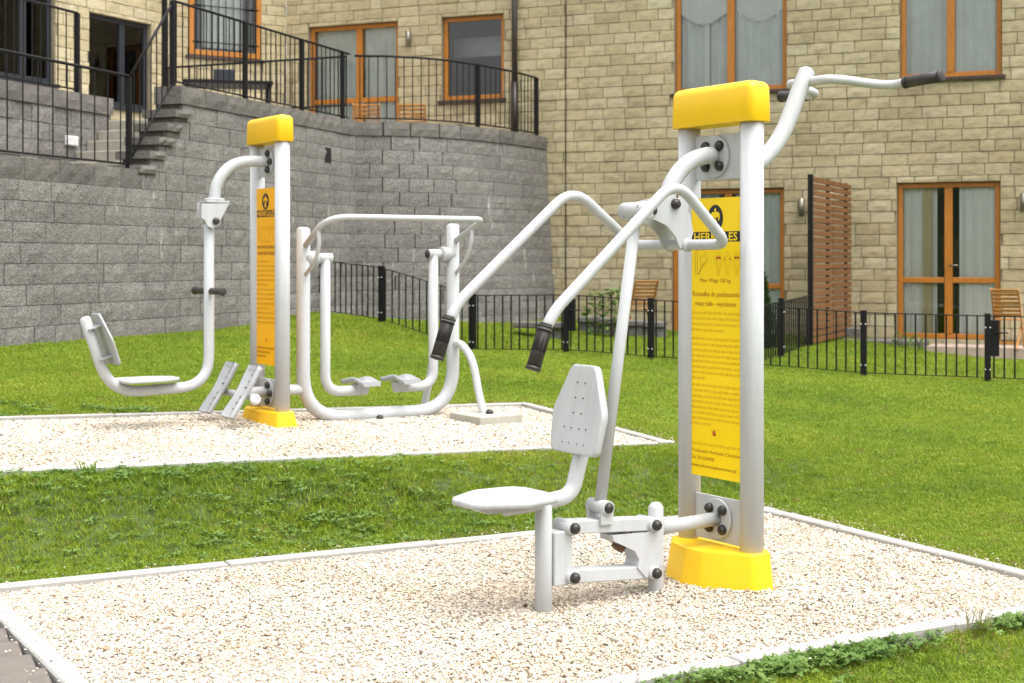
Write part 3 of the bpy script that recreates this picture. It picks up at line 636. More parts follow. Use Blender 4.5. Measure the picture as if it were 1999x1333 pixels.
# s grows leftwards, so fraction 0 is the right-hand side
window(W1, hD1, MT['oak'], (.5,), .375, [(.05, .40, MT['sheer'], .03, .97), (.62, .95, MT['sheer'], .03, .97), (.66, .76, MT['drape'], .03, .97), (.30, .40, MT['drape'], .40, .75)], None, label='tall orange door with pale curtains near the deck')
window(W1, hD2, MT['oak'], (.5,), .375, [(.03, .45, MT['sheerdark'], .03, .97), (.6, .95, MT['sheerdark'], .03, .97)], None, label='tall orange door behind the front machine')
window(W1, hU1, MT['oak'], (.5,), None, [(.05, .48, MT['sheerdark'], .02, .98), (.52, .96, MT['sheerdark'], .02, .98)], MT['sill'])
u2 = window(W1, hU2, MT['oak'], (.5,), None, [(.05, .48, MT['sheerdark'], .02, .98), (.52, .70, MT['sheerdark'], .02, .98), (.705, .745, MT['sheer'], .02, .98), (.75, .96, MT['sheerdark'], .02, .98)], MT['sill'])
for f0, f1 in ((.045, .455), (.545, .955)):
    a, b = hU2[0] + (hU2[1] - hU2[0]) * f0, hU2[0] + (hU2[1] - hU2[0]) * f1; zt = CH + (HY - 6) * 20.9 / F
    wavy(W1, a, b, zt, hU2[3] - .05, -.125, MT['white'], 'sky_reflection', u2, .012, .2, 5, top=lambda t, zt=zt: zt - .17 * math.sin(math.pi * t))  # white sheets shaped as the bright sky reflected in each pane
window(W1, hT1, MT['oak'], (.45,), .49, [(.04, .42, MT['sheerdark'], .02, .98), (.5, .97, MT['sheerdark'], .02, .98)], None, label='tall orange terrace door with grey curtains')
t2 = window(W1, hT2, MT['oak'], (), None, [], MT['sill'], label='orange framed window with a grey reflection band modelled behind the pane')
bl = MB(); a, b, z0, z1 = hT2; bl.obox(W1.w((a + b) / 2, z1 - .42, -.62), W1.d.to_3d() * .62, W1.n.to_3d() * .02, (0, 0, .16)); bl.build('reflection_band', MT['reflection_band'], t2)  # grey strip modelled in place of the reflection on the pane
wr = MB(); a, b, z0, z1 = hD1; wr.obox(W1.w(a + (b - a) * .47, z0 + (z1 - z0) * .56, -1.6), W1.d.to_3d() * .28, W1.n.to_3d() * .1, (0, 0, .24)); wr.build('cupboard', MT['wardrobe'], house)
hW3 = hole(W3, 367, 508, -60, 112); clad(W3, 0.02, W3E, 3.0, 6.9, [hW3], seed=5)
w3 = window(W3, hW3, MT['oak'], (), None, [(.24, .80, MT['white'], .10, .96)], MT['sill'], fw=.09, rec=-.03, label='orange window with a black grille and white blinds')
gr = MB()
for i in range(9): s = hW3[0] + .12 + (hW3[1] - hW3[0] - .24) * i / 8; gr.cyl(W3.w(s, hW3[2] + .1, .07), W3.w(s, hW3[3] - .1, .07), .008, 8)
for z in (hW3[2] + .22, hW3[2] + .82): gr.cyl(W3.w(hW3[0] + .05, z, .07), W3.w(hW3[1] - .05, z, .07), .008, 8)
gr.build('grille', MT['black'], w3)
hA = hole(W0, 172, 293, 35, 208, 232); hB = hole(W0, -60, 106, -40, 158, 60); clad(W0, .02, W0E, 3.0, 6.9, [hA, hB], seed=9)
window(W0, hA, MT['graphite'], (.42,), None, [(.05, .25, MT['drape'], .0, .9)], MT['graphite'], label='dark framed window beside the stairs')
window(W0, hB, MT['graphite'], (.35,), None, [(.3, .5, MT['drape'], .1, .9)], MT['graphite'], label='dark framed window above the back wall')
lay(STON, 'stone', 'stone_cladding', SAND, house, 300)
jt = MB(); s = W1.st(1106); jt.obox(W1.w(s, 3.4, .006), W1.d.to_3d() * .009, W1.n.to_3d() * .034, (0, 0, 3.1)); jt.build('expansion_joint', MT['sill'], house)
rf = MB(); rf.add([W1.w(W1S, 7.42, .4), W1.w(W1E, 7.42, .4), W3.w(W3E, 7.42, .4), W0.w(W0E, 7.42, .4), Vector((-12, 30, 7.42)), Vector((12, 30, 7.42))], [(0, 1, 2, 3, 4, 5)])
rf.build('roof', MT['plaster'], house)
dp = MB(); s = W1.st(1009); dp.cyl(W1.w(s, 3.15, .1), W1.w(s, 6.9, .1), .046, 14); r = dp.build('downpipe', MT['pipe'], house)
cl = MB(); cl.cyl(W1.w(s, 3.15, .1), W1.w(s, 4.15, .1), .062, 14); cl.build('pipe_sleeve', MT['pipe'], r)

def wall_lamp(px, py, label):
    s, z = W1.pz(px, py); root = empty('wall_lamp', W1.w(s, z, .03)); tag(root, label, 'lamp', 'wall lamps on the sandstone'); root.rotation_euler = (0, 0, W1.ang())
    m = MB(); m.box((-.03, -.03, -.06), (.03, 0, .06), .004); m.build('back_plate', MT['alu'], root)
    m = MB(); m.tube([(0, -.07, -.13), (0, -.07, .13)], .042, 16, .1); m.build('lamp_shade', MT['alu'], root)
wall_lamp(802, 77, 'small metal wall lamp between the terrace door and window')
wall_lamp(1567, 405, 'small metal wall lamp beside the slatted wooden screen')
wall_lamp(1999, 396, 'small metal wall lamp cut by the photo edge near the deck')

# ------------------------------------------------------------------ retaining walls, stairs, terrace
A0 = Vector((-4.676, 13.1)); DA = Vector((.336, .942)); NA = Vector((.942, -.336))       # NA faces the lawn
AEND = 7.32; ZC, ZT, HB = 3.06, 3.257, .195; Z0 = ZC - 14 * HB; ZLOW = Z0 + 9 * HB
STEP0, STEPN, STEPR, STEPH = 2.12, 6, .165, (ZC - ZLOW) / 6
def prof(t): return ZLOW if t < STEP0 else (ZC if t >= STEP0 + 5 * STEPR else ZLOW + STEPH * (1 + int((t - STEP0) / STEPR)))
def apt(t, z, off=0.): p = A0 + DA * t + NA * (off + .035 * (ZC - z)); return Vector((p.x, p.y, z))
wa = empty('retaining_wall', apt(2, .5)); wa.location = (0, 0, 0); tag(wa, 'straight grey block retaining wall below the stairs and railing', 'wall')
P = []; k = 0; z = Z0; ang = math.atan2(DA.y, DA.x); rr = random.Random(4)
while z < ZC - .01:
    t = -3.6 - (k % 2) * .2; k += 1
    while t < AEND - .04:
        e = min(t + rr.choice([.3, .4, .4, .4, .46]), AEND)
        cuts = [t] + [x for x in [STEP0 + i * STEPR for i in range(6)] if t + .01 < x < e - .01] + [e]; dp_ = .05 + rr.uniform(-.006, .01)
        if all(z + HB <= prof(x + .01) + .02 for x in cuts[:-1]): cuts = [t, e]
        for ca, cb_ in zip(cuts, cuts[1:]):
            hb_ = min(HB, prof((ca + cb_) / 2) - z + .01)
            if hb_ > .04 and cb_ - ca > .03: P.append((apt((ca + cb_) / 2, z + hb_ / 2), ang, cb_ - ca - .006, dp_, hb_ - .006))
        t = e
    z += HB
lay(P, 'block', 'block_facing', BLOCK, wa, 300)
pr = [(-3.6, -.3), (AEND + .02, -.3), (AEND + .02, ZC), (STEP0 + 5 * STEPR, ZC)]
for i in range(5, 0, -1): pr += [(STEP0 + i * STEPR, ZLOW + STEPH * i), (STEP0 + (i - 1) * STEPR, ZLOW + STEPH * i)]
pr += [(STEP0, ZLOW), (-3.6, ZLOW)]
m = MB(); m.add([apt(t, z, -.002) for t, z in pr] + [apt(t, z, -.3) for t, z in pr], [tuple(range(len(pr))), tuple(range(2 * len(pr) - 1, len(pr) - 1, -1))] + [(i, (i + 1) % len(pr), len(pr) + (i + 1) % len(pr), len(pr) + i) for i in range(len(pr))])
m.build('core', MT['mortargrey'], wa)
def cope(t0, t1, zb, h, root, line, depth=.36, off=.075, L=.5):
    t = t0
    while t < t1 - .01:
        e = min(t + L * random.uniform(.85, 1.1), t1); c, an = line((t + e) / 2, zb + h / 2); 
        nx_, ny_ = math.sin(an), -math.cos(an)
        back = Vector((c.x - nx_ * (depth - off), c.y - ny_ * (depth - off), c.z)); place('coping_stone', random.choice(COPE), root, back, (0, 0, an), (e - t - .006, depth, h)); t = e
def aline(t, z): return apt(t, ZC), ang
def aline2(t, z): p = apt(t, ZC); return Vector((p.x, p.y, z)), ang
cope(-3.6, STEP0 + .12, ZLOW + .002, .2, wa, aline2); cope(STEP0 + 5 * STEPR - .06, AEND + .05, ZC + .002, .197, wa, aline2)
for i in range(1, 5 + 1):
    c, an = aline2(STEP0 + (i - .5) * STEPR + .02, 0); zt = ZLOW + STEPH * i
    b = Vector((c.x - NA.x * .33, c.y - NA.y * .33, zt + .045)); place('coping_stone', COPE[i % 4], wa, b, (0, 0, an), (STEPR * 1.9, .44, .085))
hm = MB(); hz = at(632, 303, 1); tt = None
kk = (632 - CX) / F; tt = (kk * A0.y - A0.x) / (DA.x - kk * DA.y); Yt = A0.y + DA.y * tt
hm.obox(apt(tt, CH + (HY - 303) * Yt / F, .012), DA.to_3d() * .085, NA.to_3d() * .045, (0, 0, .10)); hm.build('drain_hole', MT['ink'], wa)

# curved wall
bp = smooth_path([(-2.215, 19.99, 0), (-1.65, 20.06, 0), (-1.01, 20.36, 0), (-.37, 21.05, 0), (.12, 21.8, 0), (.50, 22.62, 0)], 10); bl_ = [0]
for i in range(1, len(bp)): bl_.append(bl_[-1] + (bp[i] - bp[i - 1]).length)
def bpt(s, z, off=0.):
    s = max(0, min(s, bl_[-1] - 1e-4)); i = max(j for j in range(len(bl_) - 1) if bl_[j] <= s); f = (s - bl_[i]) / (bl_[i + 1] - bl_[i]); p = bp[i].lerp(bp[i + 1], f); t = (bp[i + 1] - bp[i]).normalized()
    n = Vector((t.y, -t.x, 0)); o = off + .06 * (ZC - z); return Vector((p.x + n.x * o, p.y + n.y * o, z)), math.atan2(t.y, t.x)
wb = empty('retaining_wall'); tag(wb, 'curved grey block retaining wall meeting the sandstone house', 'wall')
P = []; k = 0; z = Z0
while z < ZC - .01:
    t = .0 - (k % 2) * .2; k += 1
    while t < bl_[-1] - .03:
        e = min(t + rr.choice([.36, .4, .4, .43]), bl_[-1]); a = max(t, 0); c, an = bpt((a + e) / 2, z + HB / 2); st = 1 + .06 * (ZC - z) / 1.8
        if e - a > .06: P.append((c, an, (e - a) * st - .006, .05 + rr.uniform(-.006, .01), HB - .006))
        t = e
    z += HB
lay(P, 'block', 'block_facing', BLOCK, wb, 300)
m = MB(); rings = []
for i in range(31):
    s = bl_[-1] * i / 30; rings.append([bpt(s, -.3, -.004)[0], bpt(s, ZC, -.004)[0], bpt(s, ZC, -.25)[0], bpt(s, -.3, -.45)[0]])
m.loft(rings, False); m.build('core', MT['mortargrey'], wb)
def bline(s, z): p, an = bpt(s, ZC); return Vector((p.x, p.y, z)), an
cope(.0, bl_[-1] - .02, ZC + .004, .194, wb, bline, L=.42)

# back wall beside the stairs
def cpt(t, z, off=0.): p = A0 + DA * t - NA * 1.5 + NA * off; return Vector((p.x, p.y, z))
wc = empty('retaining_wall'); tag(wc, 'short grey block wall behind the lower railing with a white vent', 'wall')
P = []; k = 0; z = ZC - 7 * HB; CE = 3.75
while z < ZC - .01:
    t = -2.4 - (k % 2) * .2; k += 1
    while t < CE - .03:
        e = min(t + rr.choice([.3, .4, .4]), CE)
        if e - t > .06: P.append((cpt((t + e) / 2, z + HB / 2), ang, e - t - .006, .05 + rr.uniform(-.006, .01), HB - .006))
        t = e
    z += HB
lay(P, 'block', 'block_facing', BLOCK, wc, 300)
m = MB(); c0 = cpt((CE - 2.4) / 2, 2.2, -.15); m.obox(c0, DA.to_3d() * (CE + 2.4) / 2, NA.to_3d() * .148, (0, 0, ZC - 2.2)); m.build('core', MT['mortargrey'], wc)
def cline(t, z): return cpt(t, z), ang
cope(-2.4, CE + .02, ZC + .002, .197, wc, cline)
kk = (130 - CX) / F; C0 = A0 - NA * 1.5; tt = (kk * C0.y - C0.x) / (DA.x - kk * DA.y); Yt = C0.y + DA.y * tt
m = MB(); zc = CH + (HY - 275) * Yt / F; m.obox(cpt(tt, zc, .07), DA.to_3d() * .11, NA.to_3d() * .012, (0, 0, .055), .004); v = m.build('vent', MT['white'], wc)
for i in range(4): m = MB(); m.obox(cpt(tt, zc - .035 + i * .023, .084), DA.to_3d() * .095, NA.to_3d() * .006, (0, 0, .006)); m.build('louvre', MT['white'], v)

ter = MB(); tp = [cpt(-2.4, 0, -.1), cpt(CE + .2, 0, -.1), apt(CE + .2, ZC, -.1), apt(AEND, ZC, -.1)] + [bpt(bl_[-1] * i / 12, ZC, -.1)[0] for i in range(1, 13)] + [W1.w(W1E, 0, -.05), W3.w(W3E, 0, -.05), W0.w(W0E, 0, -.05)]
ter.add([(p.x, p.y, 2.80) for p in tp], [tuple(range(len(tp)))]); tag(ter.build('terrace', MT['terrace']), 'raised terrace floor behind the block walls', kind='structure')
st = empty('stone_stairs'); tag(st, 'pale stone steps climbing between the two block walls', 'stairs')
for i in range(7):
    t0 = 2.42 + i * .21; zt = 2.17 + i * .137; m = MB(); t1 = CE + .3
    c = A0 + DA * ((t0 + t1) / 2) - NA * .88; m.obox((c.x, c.y, zt - .069), DA.to_3d() * (t1 - t0) / 2, NA.to_3d() * .565, (0, 0, .0675), .008); m.build('step', MT['step'], st)
m = MB(); c = A0 + DA * -.1 - NA * .88; m.obox((c.x, c.y, 1.95), DA.to_3d() * 2.5, NA.to_3d() * .565, (0, 0, .08)); m.build('landing', MT['step'], st)

# ------------------------------------------------------------------ railings and fences
UB = MB(); UB.tube([(0, 0, 0), (0, 0, 1)], 1, 8, 0); UBM = UB.mesh('bar'); UBM.materials.append(MT['black'])
UP = MB(); UP.obox((0, 0, .5), (.5, 0, 0), (0, .5, 0), (0, 0, .5)); UPM = UP.mesh('post'); UPM.materials.append(MT['black'])
BT = MB(); BT.ball((0, 0, 0), .007, nu=8, nv=5); BTM = BT.mesh('bolt'); BTM.materials.append(MT['white'])
def rail_run(name, base, h, label, cat, group=None, posts=(), gap=.11, br=.0075, pw=.05, ph=None, low=.08, parent=None, bolts=False, toprail=.016, ends=True, rim=True):
    """base: polyline of ground points; posts: indices into it that carry a post"""
    root = parent or empty(name, (0, 0, 0))
    if not parent: tag(root, label, cat, group)
    B = [Vector(b) for b in base]; ph = ph or h
    m = MB(); m.tube([b + Vector((0, 0, h)) for b in B], toprail, 8, 0); m.build('top_rail', MT['black'], root)
    m = MB(); m.tube([b + Vector((0, 0, low)) for b in B], toprail * .7, 8, 0); m.build('bottom_rail', MT['black'], root)
    acc = 0.; nxt = gap * .6
    for i in range(len(B) - 1):
        L = (B[i + 1] - B[i]).to_2d().length
        while nxt < acc + L:
            p = B[i].lerp(B[i + 1], (nxt - acc) / L); place('bar', UBM, root, p + Vector((0, 0, low)), None, (br, br, h - low)); nxt += gap
        acc += L
    for i in posts:
        d = (B[min(i + 1, len(B) - 1)] - B[max(i - 1, 0)]); a = math.atan2(d.y, d.x); z0 = -.15 if bolts else .0
        p = place('post', UPM, root, B[i] + Vector((0, 0, z0)), (0, 0, a), (pw, pw, ph - z0))
        if bolts:
            for zz in (.13, h - .12):
                for sg in (-1, 1):
                    q = place('bolt', BTM, root, B[i] + Vector((math.cos(a) * sg * pw * .38 + .5 * pw * math.sin(a) * 1.02, math.sin(a) * sg * pw * .38 - .5 * pw * math.cos(a) * 1.02, zz)))
    return root
def zt(p, z): return Vector((p.x, p.y, z))
rail_run('railing', [apt(t, ZLOW + .2, -.02) if 0 else zt(apt(t, ZC, -.06), ZLOW + .2) for t in (-3.5, -1.2, .8, 2.09)], .985, 'black railing on the low coping left of the stairs', 'railing', posts=(3,), gap=.295 * .75, low=.06)
r = rail_run('railing', [zt(apt(2.12, ZC, -.06), ZLOW + .22), zt(apt(2.95, ZC, -.06), ZT - .02)], .98, 'black sloping handrail climbing beside the stepped coping', 'railing', gap=.105, low=.10, posts=())
ts = []
for px in (346, 487, 597, 676):
    kk = (px - CX) / F; ts.append((kk * A0.y - A0.x) / (DA.x - kk * DA.y))
rail_run('railing', [zt(apt(t, ZC, -.06), ZT) for t in ts + [AEND]], .95, 'black railing along the top of the straight block wall', 'railing', posts=(0, 1, 2, 3), gap=.125, low=.06)
bs = [0.02] + [bl_[-1] * f for f in (.12, .25, .36, .46, .52, .62, .72, .82, .9, .965)]
rail_run('railing', [zt(bpt(s, ZC, -.06)[0], ZT) for s in bs], .93, 'black curved railing along the top of the curved block wall', 'railing', posts=(5, 10), gap=.125, low=.06)
c0, c1 = at(321, 131, 21.3), at(676, 106, 20.1); rail_run('railing', [zt(c0, 3.2), zt(c1, 3.2)], .985, 'black straight railing across the terrace behind the block wall', 'railing', posts=(0,), gap=.125, low=.30, pw=.06, ph=2.2)
rail_run('railing', [zt(cpt(t, 0, -.06), ZT) for t in (-2.3, 1.2, 3.24)], .95, 'black railing on the back wall below the dark windows', 'railing', posts=(2,), gap=.15, low=.06)

def fp(px, Y, dz=0.): x = (px - CX) / F * Y; return Vector((x, Y, terr(x, Y) + dz))
def line_pts(a, b, n): return [(lambda p: Vector((p.x, p.y, terr(p.x, p.y))))(a.lerp(b, i / n)) for i in range(n + 1)]
FH = .69
p0, p1, p2, p3, p4, p5, p6 = fp(607, 18.9), fp(745, 18), fp(923, 17.3), fp(1105, 17.0), fp(1271, 16.5), fp(1686, 15.4), fp(1928, 15.05); p7 = fp(2200, 14.7)
kw = dict(gap=.104, br=.0095, pw=.062, ph=.715, low=.045, bolts=True, toprail=.0065)
rail_run('low_fence', line_pts(p0, p1, 4) + line_pts(p1, p2, 4)[1:], FH, 'low black bar fence descending the grass bank from the block wall', 'fence', posts=(4, 8), **kw)
rail_run('low_fence', line_pts(p2, p3, 4), FH, 'low black bar fence between the grass bank and the left garden gate', 'fence', posts=(4,), **kw)
def gate(a, b, label, n=4, hp=.0):
    g = rail_run('garden_gate', line_pts(a, b, n), FH, label, 'gate', posts=(), **{**kw, 'bolts': False})
    d = (b - a).normalized(); nn = Vector((d.y, -d.x, 0)); c = a + d * .07 + nn * .0
    m = MB(); m.obox(c + Vector((0, 0, .46)), d * .045, nn * .03, (0, 0, .19), .004); m.build('lock_case', MT['black'], g)
    m = MB(); m.tube([c + nn * .03 + Vector((0, 0, .52)), c + nn * .07 + Vector((0, 0, .52)), c + nn * .07 + d * .13 + Vector((0, 0, .52))], .009, 8); m.build('handle', MT['black'], g)
gate(p3, p4, 'low black bar gate with lock case in front of the stone planter')
rail_run('low_fence', line_pts(p4, p5, 5) + line_pts(p5, p6, 4)[1:], FH, 'low black bar fence passing behind the front machine to the deck gate', 'fence', posts=(0, 5, 9), **kw)
gate(p6, p7, 'low black bar gate with lock case in front of the wooden deck')
pS = Vector((3.83, 18.46, 0)); pA = fp(1462, 16.0)
rail_run('low_fence', line_pts(pA, pS, 4), FH - .02, 'low black bar fence running from the lawn to the slatted screen', 'fence', posts=(2,), **kw)

# ------------------------------------------------------------------ slatted screen
n0, n1 = Vector((3.85, 18.5, 0)), Vector((4.88, 20.72, 0)); dd = (n1 - n0).normalized(); sn = Vector((dd.y, -dd.x, 0)); LL = (n1 - n0).length
scr = empty('privacy_screen', n0); scr.location = (0, 0, 0); tag(scr, 'tall brown slatted wooden screen standing out from the house wall', 'screen')
zb, ztp = .24, 2.42
for f in (0, .5, .985):
    m = MB(); m.obox(n0 + dd * LL * f + Vector((0, 0, (zb + ztp) / 2)) - sn * (.0 if f == 0 else .05), dd * .03, sn * (.03 if f == 0 else .02), (0, 0, (ztp - zb) / 2 + .02)); m.build('post', MT['black'], scr)
sm = MB(); sm.obox((0, 0, 0), (LL * .236, 0, 0), (0, .011, 0), (0, 0, .0325), .003); sme = sm.mesh('slat'); sme.materials.append(MT['larch'])
for i in range(25):
    for k in (0, 1):
        c = n0 + dd * LL * (.25 + .5 * k - .002) + sn * .02; place('slat', sme, scr, c + Vector((0, 0, zb + .05 + i * (ztp - zb - .09) / 24)), (random.uniform(-.05, .05), 0, math.atan2(dd.y, dd.x) + random.uniform(-.004, .004)))

# ------------------------------------------------------------------ chairs, deck, planter, plants, terrace table
def bar3(a, b, w, t, up=(0, 0, 1)):
    a, b = Vector(a), Vector(b); d = (b - a); L = d.length; d /= L; u = Vector(up); s = d.cross(u).normalized(); u = s.cross(d).normalized()
    m = MB(); m.obox((a + b) / 2, d * L / 2, s * w / 2, u * t / 2, .003); return m
def chair(loc, rz, label):
    """folding slatted garden chair, local front = -y"""
    root = empty('folding_chair', loc, rz); root.scale = (.86,) * 3; tag(root, label, 'chair', 'slatted wooden garden chairs')
    for sx in (-.2, .2):
        bar3((sx, -.24, 0), (sx, .24, .92), .02, .045, (0, 1, 0)).build('back_leg', MT['teak'], root)
        bar3((sx * .88, .26, 0), (sx * .88, -.20, .44), .02, .04, (0, 1, 0)).build('front_leg', MT['teak'], root)
    for i in range(7):
        z = .90 - i * .062; y = -.24 + .48 * z / .92; bar3((-.19, y - .012, z), (.19, y - .012, z), .016, .042, (0, .45, 1)).build('back_slat', MT['teak'], root)
    for i in range(6):
        y = -.20 + i * .062; bar3((-.2, y, .45), (.2, y, .45), .048, .016).build('seat_slat', MT['teak'], root)
    bar3((-.17, -.14, .10), (.17, -.14, .10), .02, .035).build('stretcher', MT['teak'], root); bar3((-.17, .17, .09), (.17, .17, .09), .02, .035).build('stretcher', MT['teak'], root)
    return root
DZ = .16
m = at(1966, 683, 18.9); chair((6.55, 18.95, DZ), R(150), 'wooden slatted folding chair standing on the pale deck')
chair((1.85, 20.55, terr(1.85, 20.5) - .01), R(200), 'wooden slatted folding chair beside the stone planter')
chair((2.62, 20.6, terr(2.6, 20.6) - .01), R(170), 'wooden slatted folding chair half hidden behind the yellow sign post')
chair((-2.25, 22.2, 2.80), R(184), 'wooden slatted chair behind the terrace railing beside the railing corner').scale = (1, 1, 1)
chair((-1.52, 22.2, 2.80), R(176), 'wooden slatted chair behind the terrace railing below the wall lamp').scale = (1, 1, 1)
dk = empty('wooden_deck', (6.6, 19.0, 0)); dk.location = (0, 0, 0); tag(dk, 'low pale wooden deck in front of the orange door', 'deck')
d0 = W1.d.to_3d(); 
for i in range(7):
    m = MB(); c = W1.w(-.75, DZ - .03, .30 + i * .145); m.obox(c, d0 * (.93 if i < 7 else .8), W1.n.to_3d() * .069, (0, 0, .03), .004); m.build('deck_board', MT['deck'], dk)
m = MB(); c = W1.w(-.75, .06, 1.27); m.obox(c, d0 * .93, W1.n.to_3d() * .02, (0, 0, .125), .004); m.build('fascia_board', MT['deck'], dk)
sl = MB(); a = W1.w(.95, .12, .55); sl.obox(a, d0 * .72, W1.n.to_3d() * .28, (0, 0, .10), .01); tag(sl.build('stone_slab', MT['coping']), 'grey stone slab on the grass under the tall orange door', 'slab')
sl = MB(); a = W1.w(1.45, .24, .35); sl.obox(a, d0 * .32, W1.n.to_3d() * .2, (0, 0, .13), .01); tag(sl.build('stone_slab', MT['coping']), 'tilted grey stone slab at the foot of the slatted screen', 'slab')
pl_ = empty('stone_planter'); tag(pl_, 'low stone planter edge with slab coping behind the left gate', 'planter')
a, b = at(1130, 640, 20.3), at(1300, 640, 20.0); a.z = b.z = 0
d = (b - a).normalized(); n_ = Vector((d.y, -d.x, 0)); L = (b - a).length
for i in range(4):
    c = a + d * (L * (i + .5) / 4); z0 = terr(c.x, c.y); m = MB(); m.obox(c + Vector((0, 0, z0 + .05)), d * (L / 8 - .004), n_ * .1, (0, 0, .10), .012); m.build('block', MT['block'], pl_)
    m = MB(); m.obox(c + Vector((0, 0, z0 + .19)), d * (L / 8 - .004), n_ * .15, (0, 0, .04), .012); m.build('coping_stone', MT['coping'], pl_)
sl = MB(); c = at(1060, 640, 19.0); z0 = terr(c.x, c.y); c.z = z0 + .17; sl.obox(c, d * .38, n_ * .16, (0, 0, .038), .012); bench = sl.build('stone_bench', MT['coping']); tag(bench, 'low grey stone bench slab left of the gate lock', 'bench')
m = MB(); m.obox(Vector((c.x + .15, c.y, z0 + .05)), d * .12, n_ * .1, (0, 0, .08)); m.build('support', MT['block'], bench)

def leafy(name, loc, h, spread, n, lm, label, cat, group=None, conical=False, ls=.03, stems=5, seed=0):
    r = random.Random(seed); root = empty(name, loc); tag(root, label, cat, group); mb = MB(); stm = MB()
    for k in range(stems):
        a = r.uniform(0, 6.28); e = Vector((math.cos(a) * spread * .6 * r.random(), math.sin(a) * spread * .6 * r.random(), h * r.uniform(.6, .95))); stm.tube(smooth_path([(0, 0, -.05), e * .5 + Vector((r.uniform(-.03, .03), 0, 0)), e], 3), .012 if conical else .005, 6, 0, .003)
    stm.build('stem', MT['bark'], root)
    for k in range(n):
        z = h * (r.random() ** (1.3 if conical else .8)); rad = spread * ((1 - z / h) ** .75 + .06 if conical else math.sin(math.pi * (.15 + .75 * z / h))); a = r.uniform(0, 6.28); q = rad * (r.random() ** .4) * (1 + .25 * math.sin(a * 3 + z * 9))
        c = Vector((q * math.cos(a), q * math.sin(a), z)); l = ls * r.uniform(.6, 1.3); d = Vector((math.cos(a) + r.gauss(0, .4), math.sin(a) + r.gauss(0, .4), r.gauss(.5 if conical else .1, .4))).normalized(); x, y = frame_of(d); x = (x + y * r.gauss(0, .6)).normalized()
        mb.add([c, c + d * l * .5 + x * l * .28, c + d * l, c + d * l * .5 - x * l * .28], [(0, 1, 2, 3)])
    me = bpy.data.meshes.new('foliage'); me.from_pydata(mb.v, [], mb.f); me.materials.append(lm); place('foliage', me, root); return root
c = fp(1484, 18.4); leafy('conifer_shrub', c, .98, .22, 5200, MT['conifer'], 'small dark green conifer behind the side fence', 'shrub', conical=True, ls=.045, stems=3, seed=1)
c = fp(1162, 19.7); leafy('leafy_plant', c, .62, .12, 130, MT['clover'], 'thin leafy plant in front of the planter near the gate lock', 'plant', ls=.085, seed=2)
c = fp(1196, 19.7); leafy('leafy_plant', c, .68, .16, 170, MT['clover'], 'fuller leafy plant in front of the planter near the garden chair', 'plant', ls=.085, seed=3)
for i, (px, Y) in enumerate(((1575, 18.9), (1760, 19.4), (1790, 19.2))):
    c = fp(px, Y); leafy('weed', c, .22, .12, 90, MT['clover'], ['low green weed at the foot of the slatted screen post', 'low green weed left of the stone slab end', 'low green weed between the stone slab and the deck'][i], 'weed', ls=.05, seed=11 + i)
for i, (a, b, h, lab) in enumerate(((3.95, 3.88, .10, 'tuft of long dry grass leaning on the near kerb'), (4.28, 3.89, .09, 'thin grass stalks by the near kerb joint'), )):
    p = ab(a, b - .0); o = tuft(50 + i, 26, h, .05, .6, .003, MT['straw'] if i == 0 else MT['grass']); COL.objects.link(o); o.name = 'weed'; o.location = (p.x, p.y, 0); tag(o, lab, 'weed')
c = gp(168, 921, .30); o = tuft(60, 22, .1, .05, .9, .006, MT['grass']); COL.objects.link(o); o.name = 'weed'; o.location = (c.x, c.y, .29); tag(o, 'small weed growing at the front kerb of the rear bed', 'weed')
tb = empty('terrace_table', at(440, 175, 19.4)); tb.location = (0, 0, 0); tag(tb, 'dark table standing behind the terrace railing', 'table')
c = at(445, 165, 18.6); zt_ = c.z; m = MB(); m.obox(c, (.55, .12, 0), (-.07, .32, 0), (0, 0, .022), .005); m.build('tabletop', MT['black'], tb)
for sx in (-1, 1):
    for sy in (-1, 1):
        q = c + Vector((.5 * sx - .06 * sy, .11 * sx + .28 * sy, 0)); m = MB(); m.cyl((q.x, q.y, 2.80), (q.x, q.y, zt_ - .02), .02, 8); m.build('leg', MT['black'], tb)
bx = MB(); c2 = at(437, 150, 18.6); bx.obox((c2.x, c2.y, zt_ + .022 + .085), (.13, .02, 0), (-.02, .1, 0), (0, 0, .085), .012); tag(bx.build('box', MT['graphite']), 'small dark grey box standing on the terrace table', 'box')

# ------------------------------------------------------------------ exercise machines
UA = math.atan2(-.559, -.829)
UX, UY = Vector((-.829, -.559, 0)), Vector((.559, -.829, 0))
class Rig:
    """local axes: x = u (towards the user), y = v (along the twin posts), z up"""
    def __init__(s, name, M, label, cat): s.M = Vector(M); s.root = empty(name, s.M, UA); tag(s.root, label, cat)
    def p(s, px, py, v=0.):
        k = (px - CX) / F; o = s.M + UY * v; u = (o.x - k * o.y) / (k * UX.y - UX.x); Y = o.y + UX.y * u
        return Vector((u, v, CH + (HY - py) * Y / F - s.M.z))
    def path(s, pts, v=0.): return [s.p(x, y, v) for x, y in pts]
    def b(s, m, name, mt, parent=None): return m.build(name, MT[mt], parent or s.root)
def rounded(pts, f=.22, n=4):
    out = []; N_ = len(pts)
    for i in range(N_):
        a, b, c = Vector(pts[i - 1]), Vector(pts[i]), Vector(pts[(i + 1) % N_]); p, q = b.lerp(a, f), b.lerp(c, f)
        for k in range(n + 1): t = k / n; v = p * (1 - t) ** 2 + b * 2 * t * (1 - t) + q * t * t; out.append((v.x, v.y))
    return out
